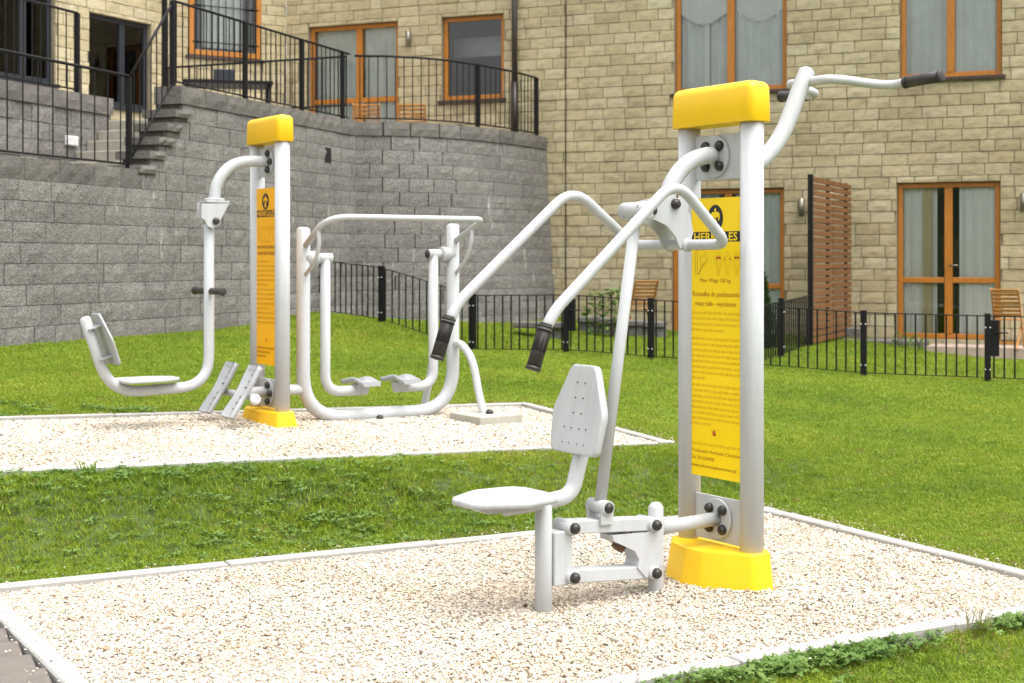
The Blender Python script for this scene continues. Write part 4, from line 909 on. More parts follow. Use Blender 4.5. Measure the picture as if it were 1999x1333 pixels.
def rrect(hx, hy, r, n=6):
    out = []
    for cx_, cy_, a0 in ((hx - r, hy - r, 0), (-hx + r, hy - r, 90), (-hx + r, -hy + r, 180), (hx - r, -hy + r, 270)):
        for k in range(n + 1): a = R(a0 + 90 * k / n); out.append((cx_ + r * math.cos(a), cy_ + r * math.sin(a)))
    return out
def cap_hood(rig, z0, h, hx, hy, zc=0.):
    m = MB(); rings = []; prof_ = [(0, 0, .003), (0, .004, 0), (.0, h * .76, .003)] + [(0, h * .76 + (h * .21) * math.sin(R(a)), .003 + .028 * (1 - math.cos(R(a)))) for a in (15, 30, 45, 60, 75, 90)] + [(0, h, .05)]
    for _, z, ins in prof_: rings.append([Vector((x, y, z0 + z)) for x, y in rrect(hx - ins, hy - ins, max(.03 - ins * .4, .006))])
    m.loft(rings); c = rig.b(m, 'top_cover', 'yellow' if rig.kind == 1 else 'yellow2')
    m = MB(); m.prism(rrect(hx - .006, hy - .006, .026), (0, 0, z0 + .006), (1, 0, 0), (0, 1, 0), (0, 0, 1), .006); rig.b(m, 'underside', 'under', c)
def foot(rig, h, k):
    """boot round the feet of the twin posts: flared, its long sides bulging outwards"""
    T = [(.05, -.25), (.125, -.17), (.165, -.03), (.155, .06), (.05, .252)]; B = [(.06, -.268), (.142, -.185), (.185, -.04), (.175, .066), (.054, .268)]
    if rig.kind == 2: T = [(.054, -.25), (.085, -.2), (.095, -.05), (.095, .06), (.056, .25)]; B = [(.075, -.275), (.115, -.21), (.128, -.05), (.128, .07), (.075, .275)]
    T += [(-x, y) for x, y in reversed(T)]; B += [(-x, y) for x, y in reversed(B)]
    rings = []
    for f, z in ((0, -.06), (0, .0), (.93, h - .008), (.97, h - .002), (1.02, h), (1.25, h + .004)):
        rings.append([Vector((x, y, z)) for x, y in rounded([((a[0] + (b[0] - a[0]) * f) * k, (a[1] + (b[1] - a[1]) * f) * k) for a, b in zip(B, T)], .12, 4)])
    m = MB(); m.loft(rings); return rig.b(m, 'base_cover', 'yellow' if rig.kind == 1 else 'yellow2')
def dome_bolt(rig, c, ax, r=.021, parent=None):
    ax = Vector(ax).normalized(); x, y = frame_of(ax); m = MB(); c = Vector(c)
    rings = []
    for q, h in ((1, 0), (1.02, .35), (.93, .7), (.7, .98), (.35, 1.15)): rings.append([c + (x * math.cos(6.283 * k / 16) + y * math.sin(6.283 * k / 16)) * r * q + ax * r * h for k in range(16)])
    m.loft(rings); return rig.b(m, 'bolt_cap', 'cap', parent)
def flange(rig, z, u, r, bolts, v0=0., th=.012):
    m = MB(); n = 36; m.prism([(r * math.cos(6.283 * k / n), r * math.sin(6.283 * k / n)) for k in range(n)], (u, v0, z), (0, 1, 0), (0, 0, 1), (1, 0, 0), th, .002); f = rig.b(m, 'flange', 'paint')
    for a in bolts: dome_bolt(rig, (u + th / 2, v0 + r * .68 * math.cos(R(a)), z + r * .68 * math.sin(R(a))), (1, 0, 0), .021, f)
    return f
def twin(rig, hv, r, zcap, zplates, u_plate=.0):
    for sv in (-1, 1):
        m = MB(); m.cyl((0, sv * hv, -.08), (0, sv * hv, zcap + .02), r, 28); rig.b(m, 'post', 'paint')
    for z0, z1 in zplates:
        m = MB(); m.box((u_plate - .006, -hv + r * .55, z0), (u_plate + .006, hv - r * .55, z1), .002); rig.b(m, 'mount_plate', 'paint')
# --- lettering
def text_mesh(body, size, bold=0.):
    cu = bpy.data.curves.new('t', 'FONT'); cu.body = body; cu.size = size; cu.align_x = 'LEFT'; cu.resolution_u = 2; cu.offset = bold
    o = bpy.data.objects.new('t', cu); me = bpy.data.meshes.new_from_object(o); vs = [v.co.copy() for v in me.vertices]; fs = [tuple(p.vertices) for p in me.polygons]
    bpy.data.objects.remove(o); bpy.data.curves.remove(cu); bpy.data.meshes.remove(me); return vs, fs
class Print:
    """flat print on a sheet: local sheet x to the right (v), y up; built as thin layers just proud of it"""
    def __init__(s, rig, sheet, u, v0, z0): s.r, s.sh, s.u, s.v0, s.z0 = rig, sheet, u, v0, z0; s.lay = {}
    def mb(s, mt): return s.lay.setdefault(mt, MB())
    def P(s, x, y, d=.0006): return Vector((s.u + d, s.v0 + x, s.z0 + y))
    def poly(s, mt, pts, d=.0006): s.mb(mt).add([s.P(x, y, d) for x, y in pts], [tuple(range(len(pts)))])
    def rect(s, mt, x0, y0, x1, y1, d=.0006): s.poly(mt, [(x0, y0), (x1, y0), (x1, y1), (x0, y1)], d)
    def ell(s, mt, cx, cy, rx, ry, d=.0006, n=28): s.poly(mt, [(cx + rx * math.cos(6.283 * k / n), cy + ry * math.sin(6.283 * k / n)) for k in range(n)], d)
    def line(s, mt, pts, w, d=.0008):
        for (x0, y0), (x1, y1) in zip(pts, pts[1:]):
            L = math.hypot(x1 - x0, y1 - y0) or 1; nx_, ny_ = -(y1 - y0) / L * w / 2, (x1 - x0) / L * w / 2
            s.poly(mt, [(x0 + nx_, y0 + ny_), (x0 - nx_, y0 - ny_), (x1 - nx_, y1 - ny_), (x1 + nx_, y1 + ny_)], d)
    def text(s, mt, body, x, y, h, width=None, align='L', d=.0012, bold=0.):
        vs, fs = text_mesh(body, h, bold); x0, x1 = min(v.x for v in vs), max(v.x for v in vs); k = (width / (x1 - x0)) if width else 1.
        w = (x1 - x0) * k; ox = x - (w / 2 if align == 'C' else 0); s.mb(mt).add([s.P(ox + (v.x - x0) * k, y + v.y, d) for v in vs], fs)
    def blur(s, mt, x0, x1, y, h, seed, w=.0009):
        """a line of print too small to read: words as rows of short strokes"""
        r = random.Random(seed); x = x0
        while x < x1 - .004:
            wl = min(r.uniform(.010, .034), x1 - x); e = x + wl
            while x < e:
                k = r.choice([1, 1, 1, 1.45]); dn = r.choice([0, 0, 0, -.35]); s.rect(mt, x, y + dn * h, x + w, y + h * k, .0008)
                if r.random() < .55: q = r.choice([0, .8]); s.rect(mt, x, y + q * h, x + .0028, y + q * h + h * .18, .0008)
                x += .0028
            x += .0055
    def man(s, cx, y0, H, mt, red=None):
        w = .0011
        hd = [(cx + .07 * H * math.cos(6.283 * k / 10), y0 + H * .92 + .08 * H * math.sin(6.283 * k / 10)) for k in range(11)]; s.line(mt, hd, w)
        for sg in (-1, 1):
            s.line(mt, [(cx + sg * .03 * H, y0 + .84 * H), (cx + sg * .17 * H, y0 + .78 * H), (cx + sg * .21 * H, y0 + .6 * H), (cx + sg * .2 * H, y0 + .42 * H)], w)
            s.line(mt, [(cx + sg * .12 * H, y0 + .7 * H), (cx + sg * .09 * H, y0 + .52 * H), (cx + sg * .12 * H, y0 + .4 * H), (cx + sg * .09 * H, y0 + .2 * H), (cx + sg * .08 * H, y0), (cx + sg * .03 * H, y0), (cx + sg * .02 * H, y0 + .38 * H)], w)
        if red == 'chest':
            for sg in (-1, 1): s.poly('inkred', [(cx + sg * .01 * H, y0 + .80 * H), (cx + sg * .15 * H, y0 + .77 * H), (cx + sg * .11 * H, y0 + .69 * H), (cx + sg * .02 * H, y0 + .70 * H)], .0011)
        if red == 'arms':
            for sg in (-1, 1): s.rect('inkred', cx + sg * .17 * H - .002, y0 + .64 * H, cx + sg * .17 * H + .002, y0 + .76 * H, .0011)
    def emblem(s, cx, cy, rx, ry, bgm):
        s.ell('ink', cx, cy, rx, ry); d = .0011; f = lambda pts: s.poly(bgm, [(cx + x * rx, cy + y * ry) for x, y in pts], d)
        s.ell(bgm, cx, cy + .62 * ry, .13 * rx, .13 * ry, d, 12)
        f([(-.34, .48), (.34, .48), (.56, .34), (.6, .05), (.48, -.2), (.36, -.05), (.4, .12), (.3, .0), (.27, -.25), (.2, -.3), (.26, -.72), (.06, -.8), (0, -.5), (-.06, -.8), (-.26, -.72), (-.2, -.3), (-.27, -.25), (-.3, .0), (-.4, .12), (-.36, -.05), (-.48, -.2), (-.6, .05), (-.56, .34)])
        for sg in (-1, 1): s.poly('ink', [(cx + sg * x * rx, cy + y * ry) for x, y in ((.04, .02), (.34, .12), (.36, -.16), (.2, -.22))], .0015)
    def done(s):
        nm = {'ink': 'black_print', 'inkbrown': 'lettering', 'inkfaint': 'small_print', 'inkred': 'red_marks', 'panel': 'emblem_figure', 'panel2': 'emblem_figure'}
        for mt, m in s.lay.items():
            me = bpy.data.meshes.new(nm[mt]); me.from_pydata(m.v, [], m.f); me.materials.append(MT[mt]); place(nm[mt], me, s.sh)

# ====== front machine: seated press with a pull-down arm on the far side
K1 = Rig('press_machine', (.8785, 6.061, 0), 'light grey press machine with white seat and yellow top in the front gravel bed', 'exercise machine'); K1.kind = 1
HV = .194
twin(K1, HV, .0485, 1.915, ((1.685, 1.875), (.155, .345)))
cap_hood(K1, 1.912, .172, .064, HV + .058); foot(K1, .142, 1.)
z1, z2 = K1.p(1404, 305).z, K1.p(1402, 1012).z
flange(K1, z1, .013, .09, (45, 135, 225, 315), -.02); flange(K1, z2, .013, .085, (45, 135, 225, 315), .0)
# sign
m = MB(); m.box((.020, -.172, .425), (.024, .172, 1.607), 0); sh = K1.b(m, 'sign', 'panel'); sh['label'] = 'tall yellow instruction sign between the twin posts'
for zz in (1.58, 1.25, .93, .62, .455):
    for sv in (-.164, .164): m = MB(); m.ball((.025, sv, zz), .005, nu=8, nv=5); K1.b(m, 'screw', 'steel', sh)
# sheet coordinates from the photo: x px 1357..(1458) -> 0...344 mm, y px 386..932 -> top...bottom
pr_ = Print(K1, sh, .024, -.172, .425); SW = .344
def sy(py): return 1.182 * (934 - py) / 548.
pr_.emblem(SW * .495, sy(426), .048, .057, 'panel')
pr_.rect('ink', .022, sy(472), SW - .022, sy(452)); vs_h = sy(469.5); pr_.text('panel', 'HERKULES', SW / 2, vs_h, .048, SW - .075, 'C', .0012, .0008)
x = .045
for pts in ([(0, -.1), (0, 0), (.012, .004), (.012, -.096)], [(.012, 0), (.05, .008), (.075, -.045), (.06, -.055)], [(.02, -.1), (.035, -.06), (.03, -.03), (.045, -.02)], [(.03, -.09), (.05, -.055), (.06, -.06)], [(.02, -.1), (.06, -.05)], [(.0, -.1), (.03, -.1)]):
    pr_.line('inkbrown', [(x + a, sy(489) + b) for a, b in pts], .0016)
for i, rd in enumerate(('chest', 'arms', 'chest')): pr_.man(.19 + i * .056, sy(537), .098, 'inkfaint', rd)
pr_.text('inkbrown', 'Max. Waga 120 kg', .075, sy(551), .023, .19)
pr_.text('inkbrown', 'Krzesełko do podnoszenia', SW / 2, sy(579), .031, SW - .055, 'C'); pr_.text('inkbrown', 'masy ciała - wyciskanie', SW / 2, sy(597.5), .029, SW - .09, 'C')
for i, py in enumerate((614, 625, 636.5, 648)): pr_.blur('inkfaint', .02, SW - (.02 if i < 3 else .12), sy(py), .0085, 10 + i)
for i, py in enumerate((665, 676.5, 688, 699, 710, 721, 732, 743)): pr_.blur('inkfaint', .02, SW - (.02 if i < 7 else .24), sy(py), .0085, 30 + i)
for i, py in enumerate((757, 768, 779, 790, 801, 812, 822.5, 833)): pr_.blur('inkfaint', .02, SW - (.02 if i < 7 else .20), sy(py), .0085, 50 + i)
pr_.text('inkred', 'B', .155, sy(852), .030, .02, bold=.001); pr_.line('inkfaint', [(.135, sy(840)), (.195, sy(840)), (.195, sy(856))], .0012); pr_.line('inkfaint', [(.175, sy(862)), (.178, sy(857)), (.19, sy(860))], .0012)
pr_.blur('inkfaint', .02, SW - .02, sy(873), .0085, 70)
pr_.text('inkbrown', 'Producent: Herkules Chorzów', .018, sy(888), .021, SW - .035); pr_.text('inkbrown', 'Tel. 32 6234928', .018, sy(902), .021, .145); pr_.text('inkbrown', 'www.silownieplenerowe.pl', .018, sy(917), .021, .28)
pr_.done()
# upper arm to the pivot
m = MB(); m.tube(smooth_path([Vector((.02, -.02, z1))] + K1.path([(1382, 303), (1352, 313), (1328, 333), (1311, 360), (1300, 392), (1295, 418)]), 8), .036, 20); K1.b(m, 'upper_arm', 'paint')
m = MB(); m.tube([K1.p(1404, 305) + Vector((.0, 0, 0)), Vector((.05, -.02, z1))], .038, 20, 0); 
pv1 = K1.p(1242, 412); pv2 = K1.p(1316, 398); pvb = K1.p(1330, 478)
def gus(px, py): return K1.p(px, py, .052)
pts = [gus(*q) for q in ((1244, 400), (1300, 386), (1318, 385), (1332, 394), (1346, 420), (1352, 455), (1340, 484), (1326, 484), (1318, 462), (1300, 440), (1278, 429), (1256, 428), (1246, 424))]
for sv in (-.052, .052):
    m = MB(); m.prism([(q.x, q.z) for q in pts], (0, sv, 0), (1, 0, 0), (0, 0, 1), (0, 1, 0), .010, 0); gp_ = K1.b(m, 'gusset_plate', 'paint')
    if sv > 0:
        for c in (K1.p(1316, 398, .052), K1.p(1270, 411, .052)): dome_bolt(K1, (c.x, sv + .005, c.z), (0, 1, 0), .0215, gp_)
m = MB(); m.cyl((pv1.x, -.075, pv1.z), (pv1.x, .075, pv1.z), .037, 22, .2); K1.b(m, 'pivot_barrel', 'paint')
m = MB(); m.cyl((pv2.x, -.05, pv2.z - .01), (pv2.x, .05, pv2.z - .01), .034, 22, 0); K1.b(m, 'pivot_hub', 'paint')
# press handles: one bent tube from grip to grip
VR = .262
Rr = K1.path([(1066, 636), (1180, 499), (1284, 391), (1318, 374), (1345, 385), (1388, 428), (1408, 452), (1411, 470)], VR)
Lr = K1.path([(877, 622), (985, 503), (1092, 392), (1118, 382), (1142, 392), (1205, 447), (1222, 466)], -VR)
cb = (Rr[-1] + Vector((0, 0, 0))); zc = pvb.z
path = fillet([Rr[0], K1.p(1301, 371, VR), K1.p(1424, 470, VR) + Vector((0, 0, 0))], [.12], 10)[:-1] + []
bendR, bendL = K1.p(1083, 606, VR), K1.p(894, 590, -VR); top = K1.p(1319, 350, VR); R0 = Rr[0]; low = K1.p(1420, 463, VR); low.z = zc; lowL = K1.p(1236, 470, -VR); lowL.z = zc; topL = K1.p(1118, 366, -VR)
path = fillet([K1.p(1061, 650, VR), bendR, top, low, lowL, topL, bendL, K1.p(873, 636, -VR)], [.09, .11, .065, .065, .11, .09], 10)
m = MB(); m.tube(path, .0215, 18, 0); hd = K1.b(m, 'press_handles', 'paint')
for sv, (a, b) in ((VR, ((1066, 634), (1040, 722))), (-VR, ((877, 619), (853, 701)))):
    e = K1.p(*b, sv); s_ = K1.p(*a, sv); d = (e - s_).normalized()
    m = MB(); m.cyl(s_ - d * .004, s_ + d * .004, .024, 18); 
    for t0, t1, rr_ in ((.0, .007, .029), (.014, .02, .029), (.017, .1, .0268)): m.cyl(s_ + d * (t0 + .004), s_ + d * (t1 + .004), rr_, 20)
    L_ = (e - s_).length; m.cyl(s_ + d * .02, s_ + d * (L_ - .012), .0268, 20); m.cyl(s_ + d * (L_ - .012), e, .0285, 20, .1); K1.b(m, 'grip', 'rubber', hd)
for sv in (-.056, .056): m = MB(); f_ = (low.x + lowL.x) / 2; m.cyl((f_, sv - .006, zc), (f_, sv + .006, zc), .029, 18, .3); K1.b(m, 'weld_collar', 'paint', hd)
# push rod and linkage
rb = K1.p(1171, 988); m = MB(); m.tube([(pv1.x, -.0, pv1.z - .01), (rb.x, 0, rb.z)], .0235, 18, 0); K1.b(m, 'push_rod', 'paint')
m = MB(); m.cyl((rb.x, -.058, rb.z), (rb.x, .058, rb.z), .029, 20, 0); K1.b(m, 'rod_hub', 'paint')
A_, B_, C_, D_ = K1.p(1105, 1027), K1.p(1264, 1021), K1.p(1105, 1123), K1.p(1264, 1114)
VL = .048
def link(a, b, half, name, ext=.0):
    d = (b - a).normalized(); w = Vector((-d.z, 0, d.x))
    m = MB(); m.obox((a + b) / 2, d * ((b - a).length / 2 + ext), Vector((0, VL - .012, 0)), w * half, .004); return K1.b(m, name, 'paint')
lk = link(A_, B_, .026, 'upper_link', .02); link(C_, D_, .026, 'lower_link', .02)
for c in (A_, B_, C_, D_):
    m = MB(); m.cyl((c.x, -VL - .006, c.z), (c.x, VL + .006, c.z), .0285, 20, .1); K1.b(m, 'link_pin', 'paint'); dome_bolt(K1, (c.x, VL + .006, c.z), (0, 1, 0), .0215)
for sv in (-1, 1):
    m = MB(); q = [(rb.x - .03, rb.z), (rb.x - .021, rb.z + .021), (rb.x, rb.z + .03), (rb.x + .021, rb.z + .021), (rb.x + .03, rb.z), (rb.x + .03, rb.z - .065), (rb.x - .03, rb.z - .065)]; m.prism(q, (0, sv * .044, 0), (1, 0, 0), (0, 0, 1), (0, 1, 0), .012, 0); cv = K1.b(m, 'clevis', 'paint')
    if sv > 0: dome_bolt(K1, (rb.x, .05, rb.z), (0, 1, 0), .0215, cv)
sp = K1.p(1061, 1000); zs = K1.p(1061, 985).z
m = MB(); m.tube([(sp.x, 0, -.08), (sp.x, 0, zs)], .0335, 24, .3); K1.b(m, 'seat_post', 'paint')
m = MB(); m.box((sp.x - .115, -.035, C_.z - .028), (sp.x - .028, .035, A_.z - .012), .004); K1.b(m, 'seat_bracket', 'paint')
mp_ = K1.p(1280, 1000); mt_ = K1.p(1280, 990).z
m = MB(); m.tube([(mp_.x, 0, -.08), (mp_.x, 0, mt_)], .0315, 24, .9); K1.b(m, 'stop_post', 'paint')
q = [K1.p(*c, .042) for c in ((1264, 1040), (1296, 1020), (1294, 1100), (1262, 1128), (1245, 1108), (1248, 1092), (1240, 1076), (1198, 1056), (1196, 1046), (1255, 1040))]
m = MB(); m.prism([(c.x, c.z) for c in q], (0, 0, 0), (1, 0, 0), (0, 0, 1), (0, 1, 0), .085, 0); K1.b(m, 'stop_bracket', 'paint')
for c, d in ((K1.p(1218, 1041), Vector((0, 0, 1))), (K1.p(1208, 1066), (K1.p(1203, 1074) - K1.p(1214, 1056)).normalized())):
    m = MB(); m.cyl(c - d * .012, c + d * .014, .028, 18, .15); K1.b(m, 'buffer', 'buffer')
m = MB(); m.tube([(mp_.x, 0, K1.p(1290, 1030).z), (.02, 0, z2)], .029, 20, 0); K1.b(m, 'lower_arm', 'paint')
# seat tube, seat, backrest
bt = K1.p(1150, 770); tubep = fillet([K1.p(985, 992), K1.p(1072, 978), K1.p(1116, 966), K1.p(1134, 888), Vector((bt.x - .03, 0, bt.z))], [.05, .14, .1], 10)
m = MB(); m.tube(tubep, .031, 20); K1.b(m, 'seat_tube', 'paint')
zst = .447; sf = K1.p(905, 985).x
def pad(o, ax, ay, az, th, shape, name, parent=None, mt='plate', holes=()):
    """pressed seat plate: rim turned back, slightly raised edge"""
    n = len(shape); cx_ = sum(p[0] for p in shape) / n; cy_ = sum(p[1] for p in shape) / n; o, ax, ay, az = Vector(o), Vector(ax), Vector(ay), Vector(az); rings = []
    for k, h in ((.93, -th), (1, -th), (1, -.004), (.985, 0), (.95, .0008), (.6, -.002), (.2, -.003)): rings.append([o + ax * (cx_ + (p[0] - cx_) * k) + ay * (cy_ + (p[1] - cy_) * k) + az * h for p in shape])
    m = MB(); m.loft(rings); pd = K1.b(m, name, mt, parent) if parent is None else m.build(name, MT[mt], parent)
    for hx, hy in holes: q = MB(); q.cyl(o + ax * hx + ay * hy - az * .004, o + ax * hx + ay * hy + az * .0015, .0026, 8); q.build('hole', MT['ink'], pd)
    return pd
seatshape = rounded([(0, -.085), (-.17, -.185), (-.33, -.16), (-.365, -.10), (-.365, .10), (-.33, .16), (-.17, .185), (0, .085)])
hs_ = [(-.06 - .055 * i, (j - 1.5) * .06) for i in range(5) for j in range(4)]
pad((sf + .01, 0, zst), (1, 0, -.02), (0, 1, 0), (.02, 0, 1), .022, seatshape, 'seat', mt='paint')
m = MB(); m.prism([(0, 0), (.17, 0), (.235, .028), (0, .028)], (sf - .245, 0, zst - .05), (1, 0, 0), (0, 0, 1), (0, 1, 0), .12, 0); K1.b(m, 'seat_support', 'paint')
bb = K1.p(1129, 882); backshape = rounded([(-.145, 0), (-.165, .165), (-.075, .352), (.075, .352), (.165, .165), (.145, 0)], .14)
tl = Vector((-.175, 0, .984)); nb = Vector((.984, 0, .175))
hb = [((j) * .05, .04 + i * .06) for i in range(5) for j in (-1.4, -.5, .5, 1.4) if abs(j) < 1.7 - i * .18]
pad((bb.x + .035, 0, bb.z - .004), (0, 1, 0), tl, nb, .03, backshape, 'backrest', mt='paint', holes=hb)
# pull-down arm on the far side
flange(K1, z1, -.013, .09, ())
pd_ = [Vector((-.02, -.0, z1 - .03))] + K1.path([(1470, 322), (1505, 293), (1528, 258), (1546, 215), (1562, 172), (1575, 140)])
m = MB(); m.tube(smooth_path(pd_, 8), .0365, 22, .6); pl2 = K1.b(m, 'pulldown_arm', 'paint')
h0 = K1.p(1574, 160); 
for sv in (-1, 1):
    pts = [h0 + Vector((-b_, sv * v_, z_)) for v_, b_, z_ in ((0, 0, 0), (.06, 0, .0), (.11, .015, .002), (.145, .08, .0), (.17, .18, -.008), (.20, .255, -.014), (.245, .29, -.016), (.295, .30, -.012))]
    m = MB(); m.tube(smooth_path(pts, 6), .0205, 16); K1.b(m, 'pulldown_handle', 'paint', pl2)
    a, b = pts[-1], pts[-1] + Vector((-.02, sv * .175, .012)); d = (b - a).normalized(); m = MB(); m.cyl(a, a + d * .012, .0275, 18); m.cyl(a + d * .012, b, .0255, 20); m.cyl(b, b + d * .01, .028, 18, .2); K1.b(m, 'pulldown_grip', 'rubber', pl2)

# ====== rear machine: swinging leg press and air walker on one twin post
GZ2 = .272
K2 = Rig('leg_machine', (-1.55, 9.175, GZ2), 'light grey leg press and walking machine with yellow top in the rear gravel bed', 'exercise machine'); K2.kind = 2
H2 = .19; zc2 = K2.p(549, 276, H2).z
zu = K2.p(522, 316).z; zl = K2.p(519, 767).z
twin(K2, H2, .0475, zc2 + .01, ((zu - .095, zu + .095), (zl - .09, zl + .09)))
cap_hood(K2, zc2, .170, .062, H2 + .056); foot(K2, .115, 1.)
flange(K2, zu, .013, .085, (68, 0, -68), .0); flange(K2, zl, .013, .085, (68, 0, -68), .0)
zt2, zb2 = K2.p(519, 367).z, K2.p(519, 712).z
m = MB(); m.box((.020, -.165, zb2), (.024, .165, zt2), 0); sh2 = K2.b(m, 'sign', 'panel2'); sh2['label'] = 'tall orange instruction sign between the twin posts'
p2_ = Print(K2, sh2, .024, -.165, zb2); HS = zt2 - zb2; SW = .33
def sy2(py): return HS * (713 - py) / 346.
p2_.emblem(.155, sy2(393), .052, .052, 'panel2'); p2_.rect('ink', .02, sy2(423.5), SW - .005, sy2(410)); p2_.text('panel2', 'HERKULES', .165, sy2(421.5), .048, SW - .055, 'C', .0012, .0008)
x = .05
for pts in ([(0, -.09), (0, .02)], [(0, .0), (.03, -.03), (.03, -.08)], [(.02, -.08), (.05, -.08)]): p2_.line('inkbrown', [(x + a, sy2(444) + b) for a, b in pts], .002)
for i in range(3): p2_.man(.15 + i * .06, sy2(468), .105, 'inkfaint', 'arms')
p2_.blur('inkfaint', .09, .24, sy2(474), .012, 80)
for i, py in enumerate((485, 497)): p2_.blur('inkbrown', .03, .30, sy2(py), .016, 81 + i, .0016)
for i in range(14): p2_.blur('inkfaint', .02, .31 if i % 5 else .2, sy2(512 + i * 9.2), .010, 90 + i, .0013)
p2_.text('inkred', 'B', .16, sy2(668), .03, .018); 
for i, py in enumerate((682, 690, 698)): p2_.blur('inkbrown', .02, .30 - .07 * i, sy2(py), .010, 130 + i, .0013)
p2_.done()
# swing arm with seat
m = MB(); m.tube(smooth_path([Vector((.02, 0, zu))] + K2.path([(492, 315), (470, 317), (450, 325), (433, 342), (422, 364), (418, 390)]), 8), .0355, 20); K2.b(m, 'upper_arm', 'paint')
kp = K2.p(414, 432); kt = K2.p(419, 390)
m = MB(); m.prism([(r_ * math.cos(6.283 * k / 24), r_ * math.sin(6.283 * k / 24)) for k in range(24) for r_ in (.062,)], (kt.x, 0, kt.z), (1, 0, 0), (0, 1, 0), (0, 0, 1), .02, .004); K2.b(m, 'arm_collar', 'paint')
for sv in (-.055, .055):
    q = [K2.p(*c, sv) for c in ((393, 397), (447, 397), (424, 440), (415, 446), (405, 441), (400, 430), (393, 425))] if sv > 0 else [K2.p(*c, sv) for c in ((385, 395), (440, 395), (420, 436), (408, 442), (398, 436), (385, 424))]
    m = MB(); m.prism([(c.x, c.z) for c in q], (0, sv, 0), (1, 0, 0), (0, 0, 1), (0, 1, 0), .010, 0); gpl = K2.b(m, 'gusset_plate', 'paint')
    if sv > 0: dome_bolt(K2, (kp.x, sv + .005, kp.z), (0, 1, 0), .022, gpl)
m = MB(); m.obox((kt.x, 0, kt.z - .012), (.075, 0, 0), (0, .06, 0), (0, 0, .006)); K2.b(m, 'bracket_top', 'paint')
m = MB(); m.cyl((kp.x, -.05, kp.z), (kp.x, .05, kp.z), .034, 20, 0); K2.b(m, 'pivot_hub', 'paint')
ld = K2.path([(408, 440), (408, 560), (408, 752), (215, 768), (184, 704), (166, 622)])
sw = fillet([ld[0], ld[2], ld[3], ld[5]], [.19, .19], 12)
m = MB(); m.tube(sw, .0325, 20, .5); sa = K2.b(m, 'swing_tube', 'paint')
ga = K2.p(407, 568); m = MB(); m.cyl((ga.x, -.22, ga.z), (ga.x, .22, ga.z), .014, 14); K2.b(m, 'grip_bar', 'paint', sa)
for sv in (-1, 1): m = MB(); m.cyl((ga.x, sv * .05, ga.z), (ga.x, sv * .215, ga.z), .0215, 16, .1); m.cyl((ga.x, sv * .205, ga.z), (ga.x, sv * .225, ga.z), .0255, 16, .2); K2.b(m, 'grip', 'rubber', sa)
s0_, s1_ = K2.p(232, 748), K2.p(345, 742); ax = (s0_ - s1_).normalized(); az = Vector((-ax.z, 0, ax.x)); az = az if az.z > 0 else -az
L2 = (s0_ - s1_).length
shp = rounded([(0, -.07), (L2 * .35, -.15), (L2 * .95, -.15), (L2 * 1.02, -.1), (L2 * 1.02, .1), (L2 * .95, .15), (L2 * .35, .15), (0, .07)])
pad(s1_ + az * .022, ax, (0, 1, 0), az, .018, shp, 'seat', parent=K2.root, mt='paint')
b0, b1 = K2.p(206, 716), K2.p(171, 617); up = (b1 - b0).normalized(); nb2 = Vector((-up.z, 0, up.x)); nb2 = nb2 if nb2.x < 0 else -nb2; Lb = (b1 - b0).length
shp = rounded([(-.14, 0), (-.155, Lb * .5), (-.075, Lb), (.075, Lb), (.155, Lb * .5), (.14, 0)], .14)
bk = pad(b0 + nb2 * .055, (0, 1, 0), up, nb2, .012, shp, 'backrest', parent=K2.root, mt='plate')
for f in (.18, .78): m = MB(); m.obox(b0 + up * Lb * f + nb2 * .012, nb2 * .045, (0, .06, 0), up * .004); m.build('rib', MT['plate'], bk)
